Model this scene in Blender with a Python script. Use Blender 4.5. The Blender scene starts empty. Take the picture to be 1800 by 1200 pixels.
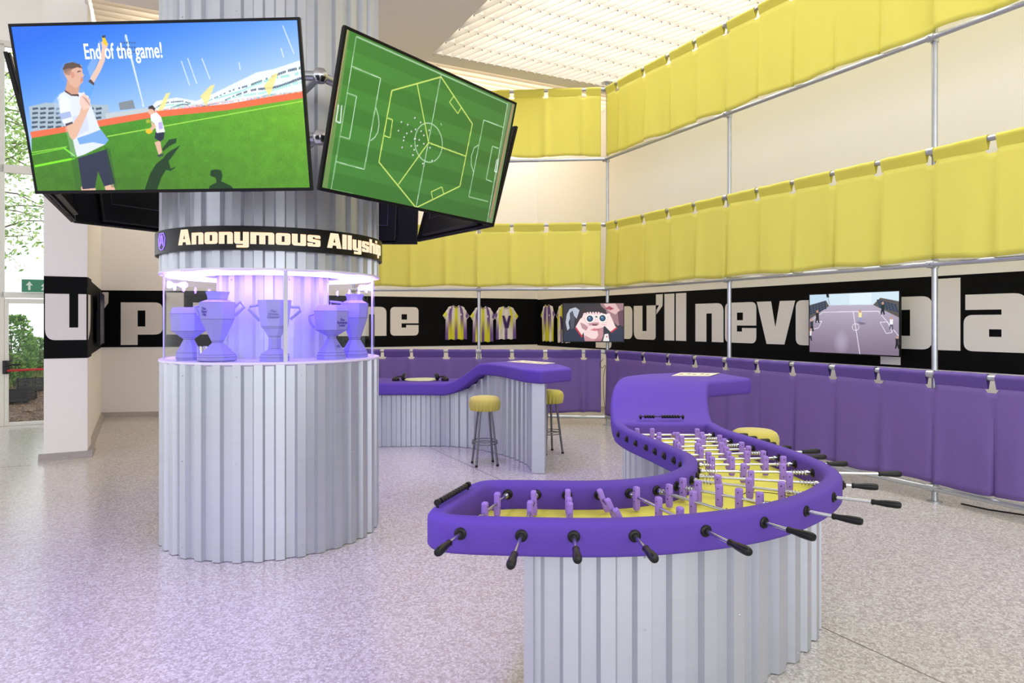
import bpy, math, random
import numpy as np
from mathutils import Vector, Matrix
random.seed(7)
C = bpy.context.scene.collection
S = bpy.context.scene
PI = math.pi

# ------------------------------------------------------------------ camera, world, light, exposure
EYE = 1.55
cam_d = bpy.data.cameras.new('camera'); cam_d.lens = 24; cam_d.sensor_width = 36; cam_d.sensor_fit = 'HORIZONTAL'
cam_d.shift_y = -34/1800; cam_d.clip_start = .05; cam_d.clip_end = 300
cam = bpy.data.objects.new('camera', cam_d); C.objects.link(cam)
cam.location = (0, 0, EYE); cam.rotation_euler = (PI/2, 0, 0); S.camera = cam

w = bpy.data.worlds.new('sky'); S.world = w; w.use_nodes = True
nt = w.node_tree; nt.nodes.clear()
wo = nt.nodes.new('ShaderNodeOutputWorld'); bg = nt.nodes.new('ShaderNodeBackground')
bg.inputs[0].default_value = (.95, .965, 1.0, 1); bg.inputs[1].default_value = 1.5
nt.links.new(bg.outputs[0], wo.inputs[0])

UX = Vector((-.462, .887, 0)).normalized()       # direction along the right wall, away from the camera
VX = Vector((.887, .462, 0)).normalized()        # direction along the back wall, to the right

def area(name, loc, size, energy, color, rot=(0, 0, 0), size_y=None):
    l = bpy.data.lights.new(name, 'AREA'); l.energy = energy; l.color = color
    l.shape = 'RECTANGLE'; l.size = size; l.size_y = size_y or size
    o = bpy.data.objects.new(name, l); C.objects.link(o); o.location = loc; o.rotation_euler = rot
    return o
KG = Vector((-1.065, 9.26, 0))                   # corner of the luminous ceiling grille
ANG_V = math.atan2(VX.y, VX.x)
gc = KG + VX*1.8 - UX*4.5
area('skylight_lamp', (gc.x, gc.y, 5.75), 3.7, 330, (1, .98, .95), (0, 0, ANG_V), 9.2)
gb = Vector((-1.157, 9.577, 0)) + VX*.55 + UX*2.05
area('rear_skylight_lamp', (gb.x, gb.y, 5.6), 8.3, 430, (1, .96, .90), (0, 0, ANG_V), 3.6)
# added fill light behind the camera that brightens the whole room
area('fill_light', (2.5, -4.5, 3.2), 7, 170, (1, 1, 1), (math.radians(84), 0, math.radians(10)), 4)

# added out-of-view violet spots that tint the floor near column and rear counter
def spot(name, loc, energy, color, cone):
    l = bpy.data.lights.new(name, 'SPOT'); l.energy = energy; l.color = color; l.spot_size = math.radians(cone); l.spot_blend = .9; l.shadow_soft_size = .3
    o = bpy.data.objects.new(name, l); C.objects.link(o); o.location = loc
spot('added_violet_wash', (-2.3, 1.9, 4.9), 760, (.38, .28, 1.0), 88)
spot('added_violet_wash', (-.6, 6.3, 4.9), 330, (.38, .28, 1.0), 74)
S.view_settings.view_transform = 'Standard'; S.view_settings.look = 'None'
S.view_settings.gamma = 1; S.view_settings.use_curve_mapping = False
S.view_settings.exposure = 0.2

# ------------------------------------------------------------------ helpers
def lin(c):
    c = c/255 if c > 1 or isinstance(c, int) else c
    return c/12.92 if c <= .04045 else ((c+.055)/1.055)**2.4
def rgb(r, g, b): return (lin(r/255 if r else 0.), lin(g/255 if g else 0.), lin(b/255 if b else 0.), 1)

def tag(o, label=None, cat=None, group=None, kind=None):
    if label: o['label'] = label
    if cat: o['category'] = cat
    if group: o['group'] = group
    if kind: o['kind'] = kind
    return o

def mat(name, col, rough=.6, metal=0., spec=.5, bump=None, noise=None, sheen=0, emit=None, trans=0):
    m = bpy.data.materials.new(name); m.use_nodes = True
    t = m.node_tree; p = t.nodes['Principled BSDF']
    p.inputs['Base Color'].default_value = col; p.inputs['Roughness'].default_value = rough
    p.inputs['Metallic'].default_value = metal; p.inputs['Specular IOR Level'].default_value = spec
    if sheen: p.inputs['Sheen Weight'].default_value = sheen
    if emit:
        p.inputs['Emission Color'].default_value = emit[0]; p.inputs['Emission Strength'].default_value = emit[1]
    tc = t.nodes.new('ShaderNodeTexCoord')
    if noise:   # (scale, amount, stretch)
        mp = t.nodes.new('ShaderNodeMapping'); mp.inputs['Scale'].default_value = noise[2]
        n = t.nodes.new('ShaderNodeTexNoise'); n.inputs['Scale'].default_value = noise[0]; n.inputs['Detail'].default_value = 4
        r = t.nodes.new('ShaderNodeMapRange'); r.inputs['To Min'].default_value = 1-noise[1]; r.inputs['To Max'].default_value = 1+noise[1]
        hs = t.nodes.new('ShaderNodeHueSaturation'); hs.inputs['Color'].default_value = col
        t.links.new(tc.outputs['Object'], mp.inputs[0]); t.links.new(mp.outputs[0], n.inputs[0])
        t.links.new(n.outputs[0], r.inputs[0]); t.links.new(r.outputs[0], hs.inputs['Value']); t.links.new(hs.outputs[0], p.inputs['Base Color'])
    if bump:    # (scale, strength, stretch)
        mp = t.nodes.new('ShaderNodeMapping'); mp.inputs['Scale'].default_value = bump[2]
        n = t.nodes.new('ShaderNodeTexNoise'); n.inputs['Scale'].default_value = bump[0]; n.inputs['Detail'].default_value = 3
        b = t.nodes.new('ShaderNodeBump'); b.inputs['Strength'].default_value = bump[1]; b.inputs['Distance'].default_value = .01
        t.links.new(tc.outputs['Object'], mp.inputs[0]); t.links.new(mp.outputs[0], n.inputs[0])
        t.links.new(n.outputs[0], b.inputs['Height']); t.links.new(b.outputs[0], p.inputs['Normal'])
    if trans:   # share of light that passes through cloth
        tr = t.nodes.new('ShaderNodeBsdfTranslucent'); tr.inputs[0].default_value = col
        mx = t.nodes.new('ShaderNodeMixShader'); mx.inputs[0].default_value = trans
        out = t.nodes['Material Output']
        t.links.new(p.outputs[0], mx.inputs[1]); t.links.new(tr.outputs[0], mx.inputs[2]); t.links.new(mx.outputs[0], out.inputs[0])
    return m

class MB:
    def __init__(s): s.v = []; s.f = []
    def add(s, vs, fs):
        k = len(s.v); s.v += [tuple(v) for v in vs]; s.f += [tuple(i+k for i in f) for f in fs]; return s
    def box(s, lo, hi, M=None):
        x0, y0, z0 = lo; x1, y1, z1 = hi
        vs = [Vector(p) for p in ((x0,y0,z0),(x1,y0,z0),(x1,y1,z0),(x0,y1,z0),(x0,y0,z1),(x1,y0,z1),(x1,y1,z1),(x0,y1,z1))]
        if M: vs = [M @ v for v in vs]
        return s.add(vs, [(0,3,2,1),(4,5,6,7),(0,1,5,4),(1,2,6,5),(2,3,7,6),(3,0,4,7)])
    def bar(s, a, b, wd, z0, z1):            # upright slab from a to b, wd thick to each side
        a = Vector((a[0], a[1], 0)); b = Vector((b[0], b[1], 0)); d = (b-a).normalized(); n = Vector((-d.y, d.x, 0))
        w0, w1 = wd if isinstance(wd, tuple) else (wd/2, wd/2)
        q = [a-n*w0, b-n*w0, b+n*w1, a+n*w1]
        vs = [Vector((p.x, p.y, z0)) for p in q]+[Vector((p.x, p.y, z1)) for p in q]
        return s.add(vs, [(0,3,2,1),(4,5,6,7),(0,1,5,4),(1,2,6,5),(2,3,7,6),(3,0,4,7)])
    def tube(s, pts, r, seg=12, caps=True):
        pts = [Vector(p) for p in pts]; n = len(pts); rs = r if isinstance(r, (list, tuple)) else [r]*n
        vs = []; fs = []; up = None
        for i, p in enumerate(pts):
            d = ((pts[min(i+1, n-1)]-pts[max(i-1, 0)])).normalized()
            if up is None: up = Vector((0,0,1)) if abs(d.z) < .9 else Vector((1,0,0))
            a = d.cross(up).normalized(); up = a.cross(d).normalized()
            for k in range(seg):
                t = 2*PI*k/seg; vs.append(p+a*math.cos(t)*rs[i]+up*math.sin(t)*rs[i])
        for i in range(n-1):
            for k in range(seg):
                k2 = (k+1) % seg; fs.append((i*seg+k, i*seg+k2, (i+1)*seg+k2, (i+1)*seg+k))
        if caps: fs.append(tuple(range(seg-1, -1, -1))); fs.append(tuple((n-1)*seg+k for k in range(seg)))
        return s.add(vs, fs)
    def lathe(s, prof, seg=32, c=(0,0,0), cap=True, ph=0.):     # prof: (r, z)
        vs = []; fs = []; n = len(prof)
        for r, z in prof:
            for k in range(seg):
                t = 2*PI*k/seg+ph; vs.append((c[0]+r*math.cos(t), c[1]+r*math.sin(t), c[2]+z))
        for i in range(n-1):
            for k in range(seg):
                k2 = (k+1) % seg; fs.append((i*seg+k, i*seg+k2, (i+1)*seg+k2, (i+1)*seg+k))
        if cap: fs.append(tuple(range(seg-1, -1, -1))); fs.append(tuple((n-1)*seg+k for k in range(seg)))
        return s.add(vs, fs)
    def grid(s, fn, nu, nv, closed_u=False):
        vs = [fn(i, j) for j in range(nv) for i in range(nu)]; fs = []
        for j in range(nv-1):
            for i in range(nu if closed_u else nu-1):
                i2 = (i+1) % nu; fs.append((j*nu+i, j*nu+i2, (j+1)*nu+i2, (j+1)*nu+i))
        return s.add(vs, fs)
    def mesh(s, name, m=None, smooth=False):
        me = bpy.data.meshes.new(name); me.from_pydata(s.v, [], s.f); me.update()
        if m: me.materials.append(m)
        if smooth:
            for p in me.polygons: p.use_smooth = True
            try: me.set_sharp_from_angle(angle=math.radians(40))
            except Exception: pass
        return me
    def build(s, name, m, parent=None, smooth=False, local=False, bevel=0, solid=0):
        if parent is not None and not local:
            l = parent.matrix_world.translation if parent.parent is None else wloc(parent)
            s.v = [(a-l[0], b-l[1], c-l[2]) for a, b, c in s.v]
        o = bpy.data.objects.new(name, s.mesh(name, m, smooth)); C.objects.link(o)
        if parent is not None: o.parent = parent
        if bevel:
            b = o.modifiers.new('b', 'BEVEL'); b.width = bevel; b.segments = 2; b.limit_method = 'ANGLE'
        if solid:
            b = o.modifiers.new('s', 'SOLIDIFY'); b.thickness = solid; b.offset = 0
        return o
def wloc(o):
    l = Vector((0,0,0))
    while o is not None: l = l+o.location; o = o.parent
    return l
def empty(name, loc, label, cat, group=None, kind=None, rz=0):
    o = bpy.data.objects.new(name, None); C.objects.link(o); o.location = loc; o.rotation_euler.z = rz; o.empty_display_size = .05
    o.matrix_world = Matrix.Translation(loc) @ Matrix.Rotation(rz, 4, 'Z')
    return tag(o, label, cat, group, kind)
def link(me, name, parent, loc=(0,0,0), rot=(0,0,0), scale=(1,1,1)):
    o = bpy.data.objects.new(name, me); C.objects.link(o); o.parent = parent
    o.location = loc; o.rotation_euler = rot; o.scale = scale; return o
def copy_tree(o, parent=None):
    c = o.copy(); C.objects.link(c); c.parent = parent
    for ch in list(o.children): copy_tree(ch, c)
    return c
def cr(pts, n):                                   # Catmull-Rom through points, n samples even in arc length
    P = [np.array(p, float) for p in pts]; P = [2*P[0]-P[1]]+P+[2*P[-1]-P[-2]]; out = []
    for i in range(1, len(P)-2):
        for t in np.linspace(0, 1, 24, endpoint=False):
            a, b, c, d = P[i-1:i+3]
            out.append(.5*((2*b)+(-a+c)*t+(2*a-5*b+4*c-d)*t*t+(-a+3*b-3*c+d)*t**3))
    out.append(P[-2]); out = np.array(out)
    L = np.r_[0, np.cumsum(np.linalg.norm(np.diff(out[:, :2], axis=0), axis=1))]
    s = np.linspace(0, L[-1], n)
    return np.stack([np.interp(s, L, out[:, k]) for k in range(out.shape[1])], 1)
def smooth_poly(P, it, closed=False):
    P = P.copy()
    for _ in range(it):
        if closed: P = .5*P+.25*(np.roll(P, 1, 0)+np.roll(P, -1, 0))
        else: P[1:-1] = .5*P[1:-1]+.25*(P[:-2]+P[2:])
    return P

# materials
M_wall = mat('white_plaster', rgb(240,237,231), .8, bump=(60, .08, (1,1,1)))
M_black = mat('black_vinyl', rgb(8,8,9), .7, spec=.12)
M_white = mat('white_vinyl', rgb(226,222,216), .6)
M_ceil = mat('ceiling_paint', rgb(236,230,220), .85)
M_pipe = mat('galvanised_steel', rgb(186,190,194), .34, .85, noise=(25, .1, (1,1,1)))
M_corr = mat('brushed_aluminium_sheet', rgb(190,194,202), .4, .62, noise=(3, .04, (1,1,8)))
M_purple = mat('purple_stretch_fabric', rgb(86,58,158), .8, bump=(40, .12, (1,1,4)))
M_field = mat('yellow_field', rgb(226,221,84), .5)
M_yel = mat('yellow_curtain_cloth', rgb(238,232,118), .65, trans=.38, noise=(6, .03, (1,1,.3)))
M_pcur = mat('purple_curtain_cloth', rgb(114,90,160), .6, trans=.12, noise=(6, .04, (1,1,.3)))
M_psl = mat('purple_sleeve_cloth', rgb(88,66,142), .6)
M_chrome = mat('chrome_rod', rgb(196,198,204), .22, 1.)
M_plastic = mat('black_plastic', rgb(15,15,16), .38, spec=.3)
M_bez = mat('screen_bezel', rgb(8,8,10), .4, spec=.2)
M_back = mat('screen_back', rgb(12,12,14), .3, spec=.3)
M_player = mat('lilac_wood', rgb(150,118,206), .6, noise=(30, .05, (1,1,1)))
M_seat = mat('yellow_seat_fabric', rgb(188,176,78), .8, sheen=.2, bump=(30, .1, (1,1,.3)))
M_leg = mat('grey_steel', rgb(118,118,124), .35, .8)
M_base = mat('terrazzo_skirting', rgb(160,154,150), .45, noise=(60, .25, (1,1,1)))
M_frame = mat('white_window_frame', rgb(214,212,204), .5)

# rasteriser used for pictures that glow on the screens
class Canvas:
    def __init__(s, W, H, ss=2, H9=None):
        s.W, s.H, s.ss = W, H, ss; s.a = np.zeros((H*ss, W*ss, 3)); s.H9 = H9
        s.yy, s.xx = np.mgrid[0:H*ss, 0:W*ss]; s.xx = (s.xx+.5)/(W*ss); s.yy = (s.yy+.5)/(H*ss)   # uv, v down
    def q(s, pts):
        if s.H9 is None: return [tuple(p) for p in pts]
        o = []
        for x, y in pts:
            h = s.H9 @ np.array([x, y, 1]); o.append((h[0]/h[2], h[1]/h[2]))
        return o
    def fill(s, fn):                              # fn(u, v) -> rgb arrays
        r, g, b = fn(s.xx, s.yy); s.a[..., 0] = r; s.a[..., 1] = g; s.a[..., 2] = b
    def mask(s, pts):
        P = pts; m = np.zeros(s.xx.shape, bool); n = len(P)
        xs = [p[0] for p in P]; ys = [p[1] for p in P]; HH, WW = s.xx.shape
        i0 = max(0, int(min(ys)*HH)-1); i1 = min(HH, int(max(ys)*HH)+2); j0 = max(0, int(min(xs)*WW)-1); j1 = min(WW, int(max(xs)*WW)+2)
        if i1 <= i0 or j1 <= j0: return None
        X = s.xx[i0:i1, j0:j1]; Y = s.yy[i0:i1, j0:j1]; mm = np.zeros(X.shape, bool)
        for i in range(n):
            x1, y1 = P[i]; x2, y2 = P[(i+1) % n]
            if y1 == y2: continue
            c = ((y1 > Y) != (y2 > Y)) & (X < (x2-x1)*(Y-y1)/(y2-y1)+x1); mm ^= c
        return (slice(i0, i1), slice(j0, j1)), mm
    def poly(s, pts, col, al=1., raw=False, shade=None):
        r = s.mask(pts if raw else s.q(pts))
        if r is None: return
        sl, m = r; sub = s.a[sl]; col = np.array(col, float)
        if shade is not None: c = shade(s.xx[sl], s.yy[sl]); c = np.stack(c, -1)[m]
        else: c = col
        sub[m] = sub[m]*(1-al)+c*al
    def line(s, pts, wd, col, al=1.):
        Q = s.q(pts); asp = 16/9
        for (x1, y1), (x2, y2) in zip(Q[:-1], Q[1:]):
            dx, dy = (x2-x1)*asp, y2-y1; L = math.hypot(dx, dy) or 1; nx, ny = -dy/L*wd/2/asp, dx/L*wd/2
            s.poly([(x1+nx, y1+ny), (x2+nx, y2+ny), (x2-nx, y2-ny), (x1-nx, y1-ny)], col, al, raw=True)
    def ell(s, c, rx, ry, col, al=1., n=24):
        s.poly([(c[0]+rx*math.cos(2*PI*k/n), c[1]+ry*math.sin(2*PI*k/n)) for k in range(n)], col, al)
    def out(s):
        a = s.a.reshape(s.H, s.ss, s.W, s.ss, 3).mean((1, 3)); return a
def homog(src, dst=((0,0),(1,0),(1,1),(0,1))):
    A = []
    for (x, y), (X, Y) in zip(src, dst):
        A.append([x, y, 1, 0, 0, 0, -X*x, -X*y, -X]); A.append([0, 0, 0, x, y, 1, -Y*x, -Y*y, -Y])
    return np.linalg.svd(np.array(A, float))[2][-1].reshape(3, 3)
def picture_material(name, strength, rough=.25):
    m = bpy.data.materials.new(name); m.use_nodes = True; t = m.node_tree; p = t.nodes['Principled BSDF']
    a = t.nodes.new('ShaderNodeAttribute'); a.attribute_name = 'Col'
    if strength:
        p.inputs['Base Color'].default_value = (.01, .01, .01, 1); t.links.new(a.outputs['Color'], p.inputs['Emission Color'])
        p.inputs['Emission Strength'].default_value = strength
    else: t.links.new(a.outputs['Color'], p.inputs['Base Color'])
    p.inputs['Roughness'].default_value = rough; p.inputs['Specular IOR Level'].default_value = .25
    return m
M_pic = picture_material('screen_picture', .95)
def picture_mesh(img, wd, ht, m):                 # img HxWx3 sRGB 0..255 ; one face per pixel, face colours
    H, W = img.shape[:2]
    gx, gy = np.meshgrid(np.linspace(-wd/2, wd/2, W+1), np.linspace(ht/2, -ht/2, H+1))
    co = np.stack([gx, gy, np.zeros_like(gx)], -1).reshape(-1, 3)
    i, j = np.meshgrid(np.arange(H), np.arange(W), indexing='ij'); a = (i*(W+1)+j).ravel()
    f = np.stack([a, a+W+1, a+W+2, a+1], -1)
    me = bpy.data.meshes.new('picture'); me.vertices.add(len(co)); me.vertices.foreach_set('co', co.ravel())
    me.loops.add(f.size); me.loops.foreach_set('vertex_index', f.ravel().astype(np.int32))
    me.polygons.add(len(f)); me.polygons.foreach_set('loop_start', np.arange(0, f.size, 4, dtype=np.int32))
    me.update(calc_edges=True)
    c = np.clip(img.reshape(-1, 3)/255, 0, 1); c = np.where(c <= .04045, c/12.92, ((c+.055)/1.055)**2.4)
    at = me.attributes.new('Col', 'FLOAT_COLOR', 'FACE'); at.data.foreach_set('color', np.c_[c, np.ones(len(c))].astype(np.float32).ravel())
    me.materials.append(m); return me

def text_mesh(txt, size, m, sx=1., off=0., ext=.0004, align='CENTER', space=1.):
    cu = bpy.data.curves.new('t', 'FONT'); cu.body = txt; cu.size = size; cu.offset = off; cu.extrude = ext; cu.align_x = align
    cu.space_line = space; cu.resolution_u = 3
    o = bpy.data.objects.new('t', cu); C.objects.link(o); dg = bpy.context.evaluated_depsgraph_get(); dg.update()
    me = bpy.data.meshes.new_from_object(o.evaluated_get(dg)); bpy.data.objects.remove(o)
    me.materials.clear(); me.materials.append(m)
    for v in me.vertices: v.co.x *= sx
    return me

# block lettering: outlines in x-height units; (x, y[, corner radius])
def R_(*p): return list(p)
GL = {
 'n': (1.02, [R_((0,0),(0,1),(1.02,1,.22),(1.02,0),(.61,0),(.61,.74),(.41,.74),(.41,0))]),
 'u': (1.02, [R_((0,1),(.41,1),(.41,.25),(.61,.25),(.61,1),(1.02,1),(1.02,0,.12),(0,0,.25))]),
 'o': (1.02, [R_((0,0,.2),(0,1,.2),(1.02,1,.2),(1.02,0,.2)), R_((.41,.25),(.61,.25),(.61,.75),(.41,.75))]),
 'e': (1.02, [R_((0,0,.16),(0,1,.16),(1.02,1,.16),(1.02,.43),(.40,.43),(.40,.28),(.57,.28),(.57,.37),(1.02,.37),(1.02,0,.16)), R_((.40,.56),(.60,.56),(.60,.75),(.40,.75))]),
 'l': (.43, [R_((0,0),(0,1.31),(.42,1.31),(.42,0))]),
 'i': (.43, [R_((0,0),(0,1),(.42,1),(.42,0)), R_((0,1.08),(0,1.31),(.42,1.31),(.42,1.08))]),
 'h': (1.02, [R_((0,0),(0,1.31),(.41,1.31),(.41,1),(1.02,1,.22),(1.02,0),(.61,0),(.61,.74),(.41,.74),(.41,0))]),
 'p': (1.02, [R_((0,1),(1.02,1,.2),(1.02,0,.2),(.41,0),(.41,-.32),(0,-.32)), R_((.41,.25),(.60,.25),(.60,.75),(.41,.75))]),
 'v': (1.12, [R_((0,1),(.43,1),(.56,.38),(.69,1),(1.12,1),(.82,0),(.30,0))]),
 'y': (1.02, [R_((0,1),(.41,1),(.41,.25),(.61,.25),(.61,1),(1.02,1),(1.02,-.32,.15),(.15,-.32),(.15,-.1),(.61,-.1),(.61,0),(0,0,.2))]),
 'a': (1.02, [R_((.03,1),(1.02,1,.22),(1.02,0),(0,0,.16),(0,.64,.16),(.62,.64),(.62,.73),(.03,.73)), R_((.42,.26),(.62,.26),(.62,.39),(.42,.39))]),
 'r': (.78, [R_((0,0),(0,1),(.78,1),(.78,.66),(.41,.66),(.41,0))]),
 'm': (1.64, [R_((0,0),(0,1),(1.64,1,.22),(1.64,0),(1.23,0),(1.23,.74),(1.03,.74),(1.03,0),(.61,0),(.61,.74),(.41,.74),(.41,0))]),
 's': (1.0, [R_((0,0,.12),(0,.30),(.42,.30),(.42,.2),(.6,.2),(.6,.34),(0,.42,.1),(0,1,.16),(1,1,.16),(1,.70),(.58,.70),(.58,.8),(.4,.8),(.4,.66),(1,.58,.1),(1,0,.16))]),
 'A': (1.25, [R_((0,0),(.28,1.31),(.97,1.31),(1.25,0),(.83,0),(.78,.24),(.47,.24),(.42,0)), R_((.53,.5),(.72,.5),(.63,.95))]),
 "'": (.3, [R_((0,1.31),(.28,1.31),(.27,.98),(.02,.74),(.02,.86),(.13,1.0),(0,1.0))]),
}
def rounded(loop):
    out = []; n = len(loop)
    for i, p in enumerate(loop):
        r = p[2] if len(p) > 2 else 0; b = Vector(p[:2])
        if not r: out.append(b); continue
        a = Vector(loop[i-1][:2]); c = Vector(loop[(i+1) % n][:2]); d1 = (a-b).normalized(); d2 = (c-b).normalized()
        for k in range(7):
            t = k/6; out.append((b+d1*r)*(1-t)**2+b*2*t*(1-t)+(b+d2*r)*t*t)
    return out
def glyph_mesh(ch, sx, sy, m, ext=.0015):
    cu = bpy.data.curves.new('g', 'CURVE'); cu.dimensions = '2D'; cu.fill_mode = 'BOTH'; cu.extrude = ext
    for lp in GL[ch][1]:
        P = rounded(lp); sp = cu.splines.new('POLY'); sp.points.add(len(P)-1)
        for q, p in zip(sp.points, P): q.co = (p.x*sx, p.y*sy, 0, 1)
        sp.use_cyclic_u = True
    o = bpy.data.objects.new('g', cu); C.objects.link(o); dg = bpy.context.evaluated_depsgraph_get(); dg.update()
    me = bpy.data.meshes.new_from_object(o.evaluated_get(dg)); bpy.data.objects.remove(o)
    me.materials.clear(); me.materials.append(m); return me

# ------------------------------------------------------------------ room shell
CW = Vector((.525, 14.0, 0))                      # far corner of the room
RW = -UX                                          # right wall runs this way, towards the camera
NR = Vector((-RW.y, RW.x, 0)); NR = NR if NR.x < 0 else -NR       # into the room
BWd = -VX; NB = Vector((.462, -.887, 0)).normalized()             # back wall: runs left, faces the camera
HC = 5.2                                          # ceiling height over the gallery
HH = 7.2                                          # ceiling height of the glazed zone

fl = MB().add([(-16,-8,0),(12,-8,0),(12,18,0),(-16,18,0)], [(0,1,2,3)])
# floor stops at the facade line: keep the garden outside
FA = Vector((-7.62, 10.16, 0)); 
f0 = FA-VX*8; f1 = FA+VX*1.6
f1 = FA+VX*.9
fl = MB().add([(f0.x,f0.y,0),(f0.x+3.2,-9,0),(12,-9,0),(12,17,0),(-7.0,17,0),(-7.0,11.5,0),(f1.x,f1.y,0)], [(0,1,2,3,4,5,6)])
M_floor = bpy.data.materials.new('terrazzo'); M_floor.use_nodes = True
t = M_floor.node_tree; p = t.nodes['Principled BSDF']
tc = t.nodes.new('ShaderNodeTexCoord')
v1 = t.nodes.new('ShaderNodeTexVoronoi'); v1.inputs['Scale'].default_value = 78
v2 = t.nodes.new('ShaderNodeTexVoronoi'); v2.inputs['Scale'].default_value = 78; v2.feature = 'DISTANCE_TO_EDGE'
n1 = t.nodes.new('ShaderNodeTexNoise'); n1.inputs['Scale'].default_value = 1.2; n1.inputs['Detail'].default_value = 5
sep = t.nodes.new('ShaderNodeSeparateColor')
cr1 = t.nodes.new('ShaderNodeValToRGB'); e = cr1.color_ramp.elements
e[0].position = 0; e[0].color = rgb(188,183,179); e[1].position = 1; e[1].color = rgb(206,202,198)
for pos, c in ((.18, rgb(170,163,158)), (.3, rgb(194,189,185)), (.72, rgb(214,211,208)), (.9, rgb(180,172,165))):
    q = cr1.color_ramp.elements.new(pos); q.color = c
cr2 = t.nodes.new('ShaderNodeValToRGB'); e = cr2.color_ramp.elements
e[0].position = .0; e[0].color = (.72,.70,.69,1); e[1].position = .14; e[1].color = (1,1,1,1)
mx = t.nodes.new('ShaderNodeMix'); mx.data_type = 'RGBA'; mx.blend_type = 'MULTIPLY'; mx.inputs[0].default_value = 1
mr = t.nodes.new('ShaderNodeMapRange'); mr.inputs['To Min'].default_value = .93; mr.inputs['To Max'].default_value = 1.05
hs = t.nodes.new('ShaderNodeHueSaturation')
for v in (v1, v2): t.links.new(tc.outputs['Object'], v.inputs['Vector'])
t.links.new(tc.outputs['Object'], n1.inputs['Vector'])
t.links.new(v1.outputs['Color'], sep.inputs[0]); t.links.new(sep.outputs[0], cr1.inputs[0])
t.links.new(v2.outputs['Distance'], cr2.inputs[0])
t.links.new(cr1.outputs[0], mx.inputs[6]); t.links.new(cr2.outputs[0], mx.inputs[7])
t.links.new(n1.outputs[0], mr.inputs[0]); t.links.new(mr.outputs[0], hs.inputs['Value']); t.links.new(mx.outputs[2], hs.inputs['Color'])
t.links.new(hs.outputs[0], p.inputs['Base Color']); p.inputs['Roughness'].default_value = .2; p.inputs['Specular IOR Level'].default_value = .8
bp = t.nodes.new('ShaderNodeBump'); bp.inputs['Strength'].default_value = .05; bp.inputs['Distance'].default_value = .003
t.links.new(sep.outputs[0], bp.inputs['Height']); t.links.new(bp.outputs[0], p.inputs['Normal'])
floor = fl.build('floor', M_floor); tag(floor, 'speckled grey terrazzo floor with a soft polish', kind='structure')
M_joint = mat('joint', rgb(120,112,106), .6)
for a, b in ((VX*3.0+UX*(-3), VX*3.0+UX*12), (VX*-6+UX*8.98, VX*-1.2+UX*8.98), (VX*9+UX*-3, VX*9+UX*6)):
    MB().bar(a, b, .006, .0002, .0012).build('joint', M_joint, floor)

def wall_label(o, l): return tag(o, l, kind='structure')
RWend = CW+RW*19
wr = MB().bar(CW-RW*.0, RWend, (0, .2) if True else 0, 0, HH)
# bar() offsets to the left of its direction; put thickness on the outside
d = RW; nleft = Vector((-d.y, d.x, 0))
thick_r = (0, .2) if nleft.dot(NR) < 0 else (.2, 0)
wall_right = wall_label(MB().bar(CW, RWend, thick_r, 0, HC+.4).build('wall_right', M_wall), 'white right wall with a black lettered band')
BE = Vector((-4.32, 11.52, 0)); VB = (CW-BE).normalized(); NB = Vector((VB.y, -VB.x, 0)); LE = Vector((-6.71, 11.15, 0))
wall_back = wall_label(MB().bar(CW, BE, (.2, 0), 0, HC+.4).build('wall_back', M_wall), 'white back wall with a black lettered band')
wall_rear = wall_label(MB().bar(BE, LE, (.2, 0), 0, HC+.4).build('wall_rear', M_wall), 'white wall left of the round column')
P0 = Vector((-5.247, 7.65, 0)); P1 = Vector((-4.88, 7.845, 0)); P2 = P1+UX*.5; P3 = P0+UX*.5
W0 = P2-VX*.03
wall_left = wall_label(MB().bar(W0, LE, (0, .2), 0, HC+.4).build('wall_left', M_wall), 'short white wall behind the pillar')
pil = MB(); pil.add([(q.x, q.y, z) for z in (0, HH) for q in (P0, P1, P2, P3)], [(0,3,2,1),(4,5,6,7),(0,1,5,4),(1,2,6,5),(2,3,7,6),(3,0,4,7)])
pillar = wall_label(pil.build('wall_pillar', M_wall), 'square white pillar at the left with a black band')

def skirting(name, a, b, n, lab):
    a = Vector(a); b = Vector(b); n = Vector(n); mb = MB()
    pr = ((0, .0), (.05, .0), (.045, .012), (.012, .055), (0, .075))
    vs = []
    for q in (a, b):
        for o, z in pr: vs.append((q.x+n.x*o, q.y+n.y*o, z))
    k = len(pr); mb.add(vs, [(i, i+1, k+i+1, k+i) for i in range(k-1)]+[tuple(range(k-1, -1, -1)), tuple(range(k, 2*k))])
    return tag(mb.build(name, M_base), lab, kind='structure')
NLw = Vector((UX.y, -UX.x, 0))                    # faces right, into the room
skirting('baseboard_left', W0+NLw*.001, LE, NLw, 'grey terrazzo skirting of the short left wall')
skirting('baseboard_rear', LE, BE, Vector((.153, -.988, 0)), 'grey terrazzo skirting left of the column')
skirting('baseboard_back', BE, CW, NB, 'grey terrazzo skirting of the back wall')
skirting('baseboard_right', CW, RWend, NR, 'grey terrazzo skirting of the right wall')
skirting('baseboard_pillar', P0-VX*.05, P1+VX*.05, -UX, 'grey terrazzo skirting of the pillar front')
skirting('trim_1', P1, P2, VX, 'grey terrazzo skirting of the pillar side')

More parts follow.
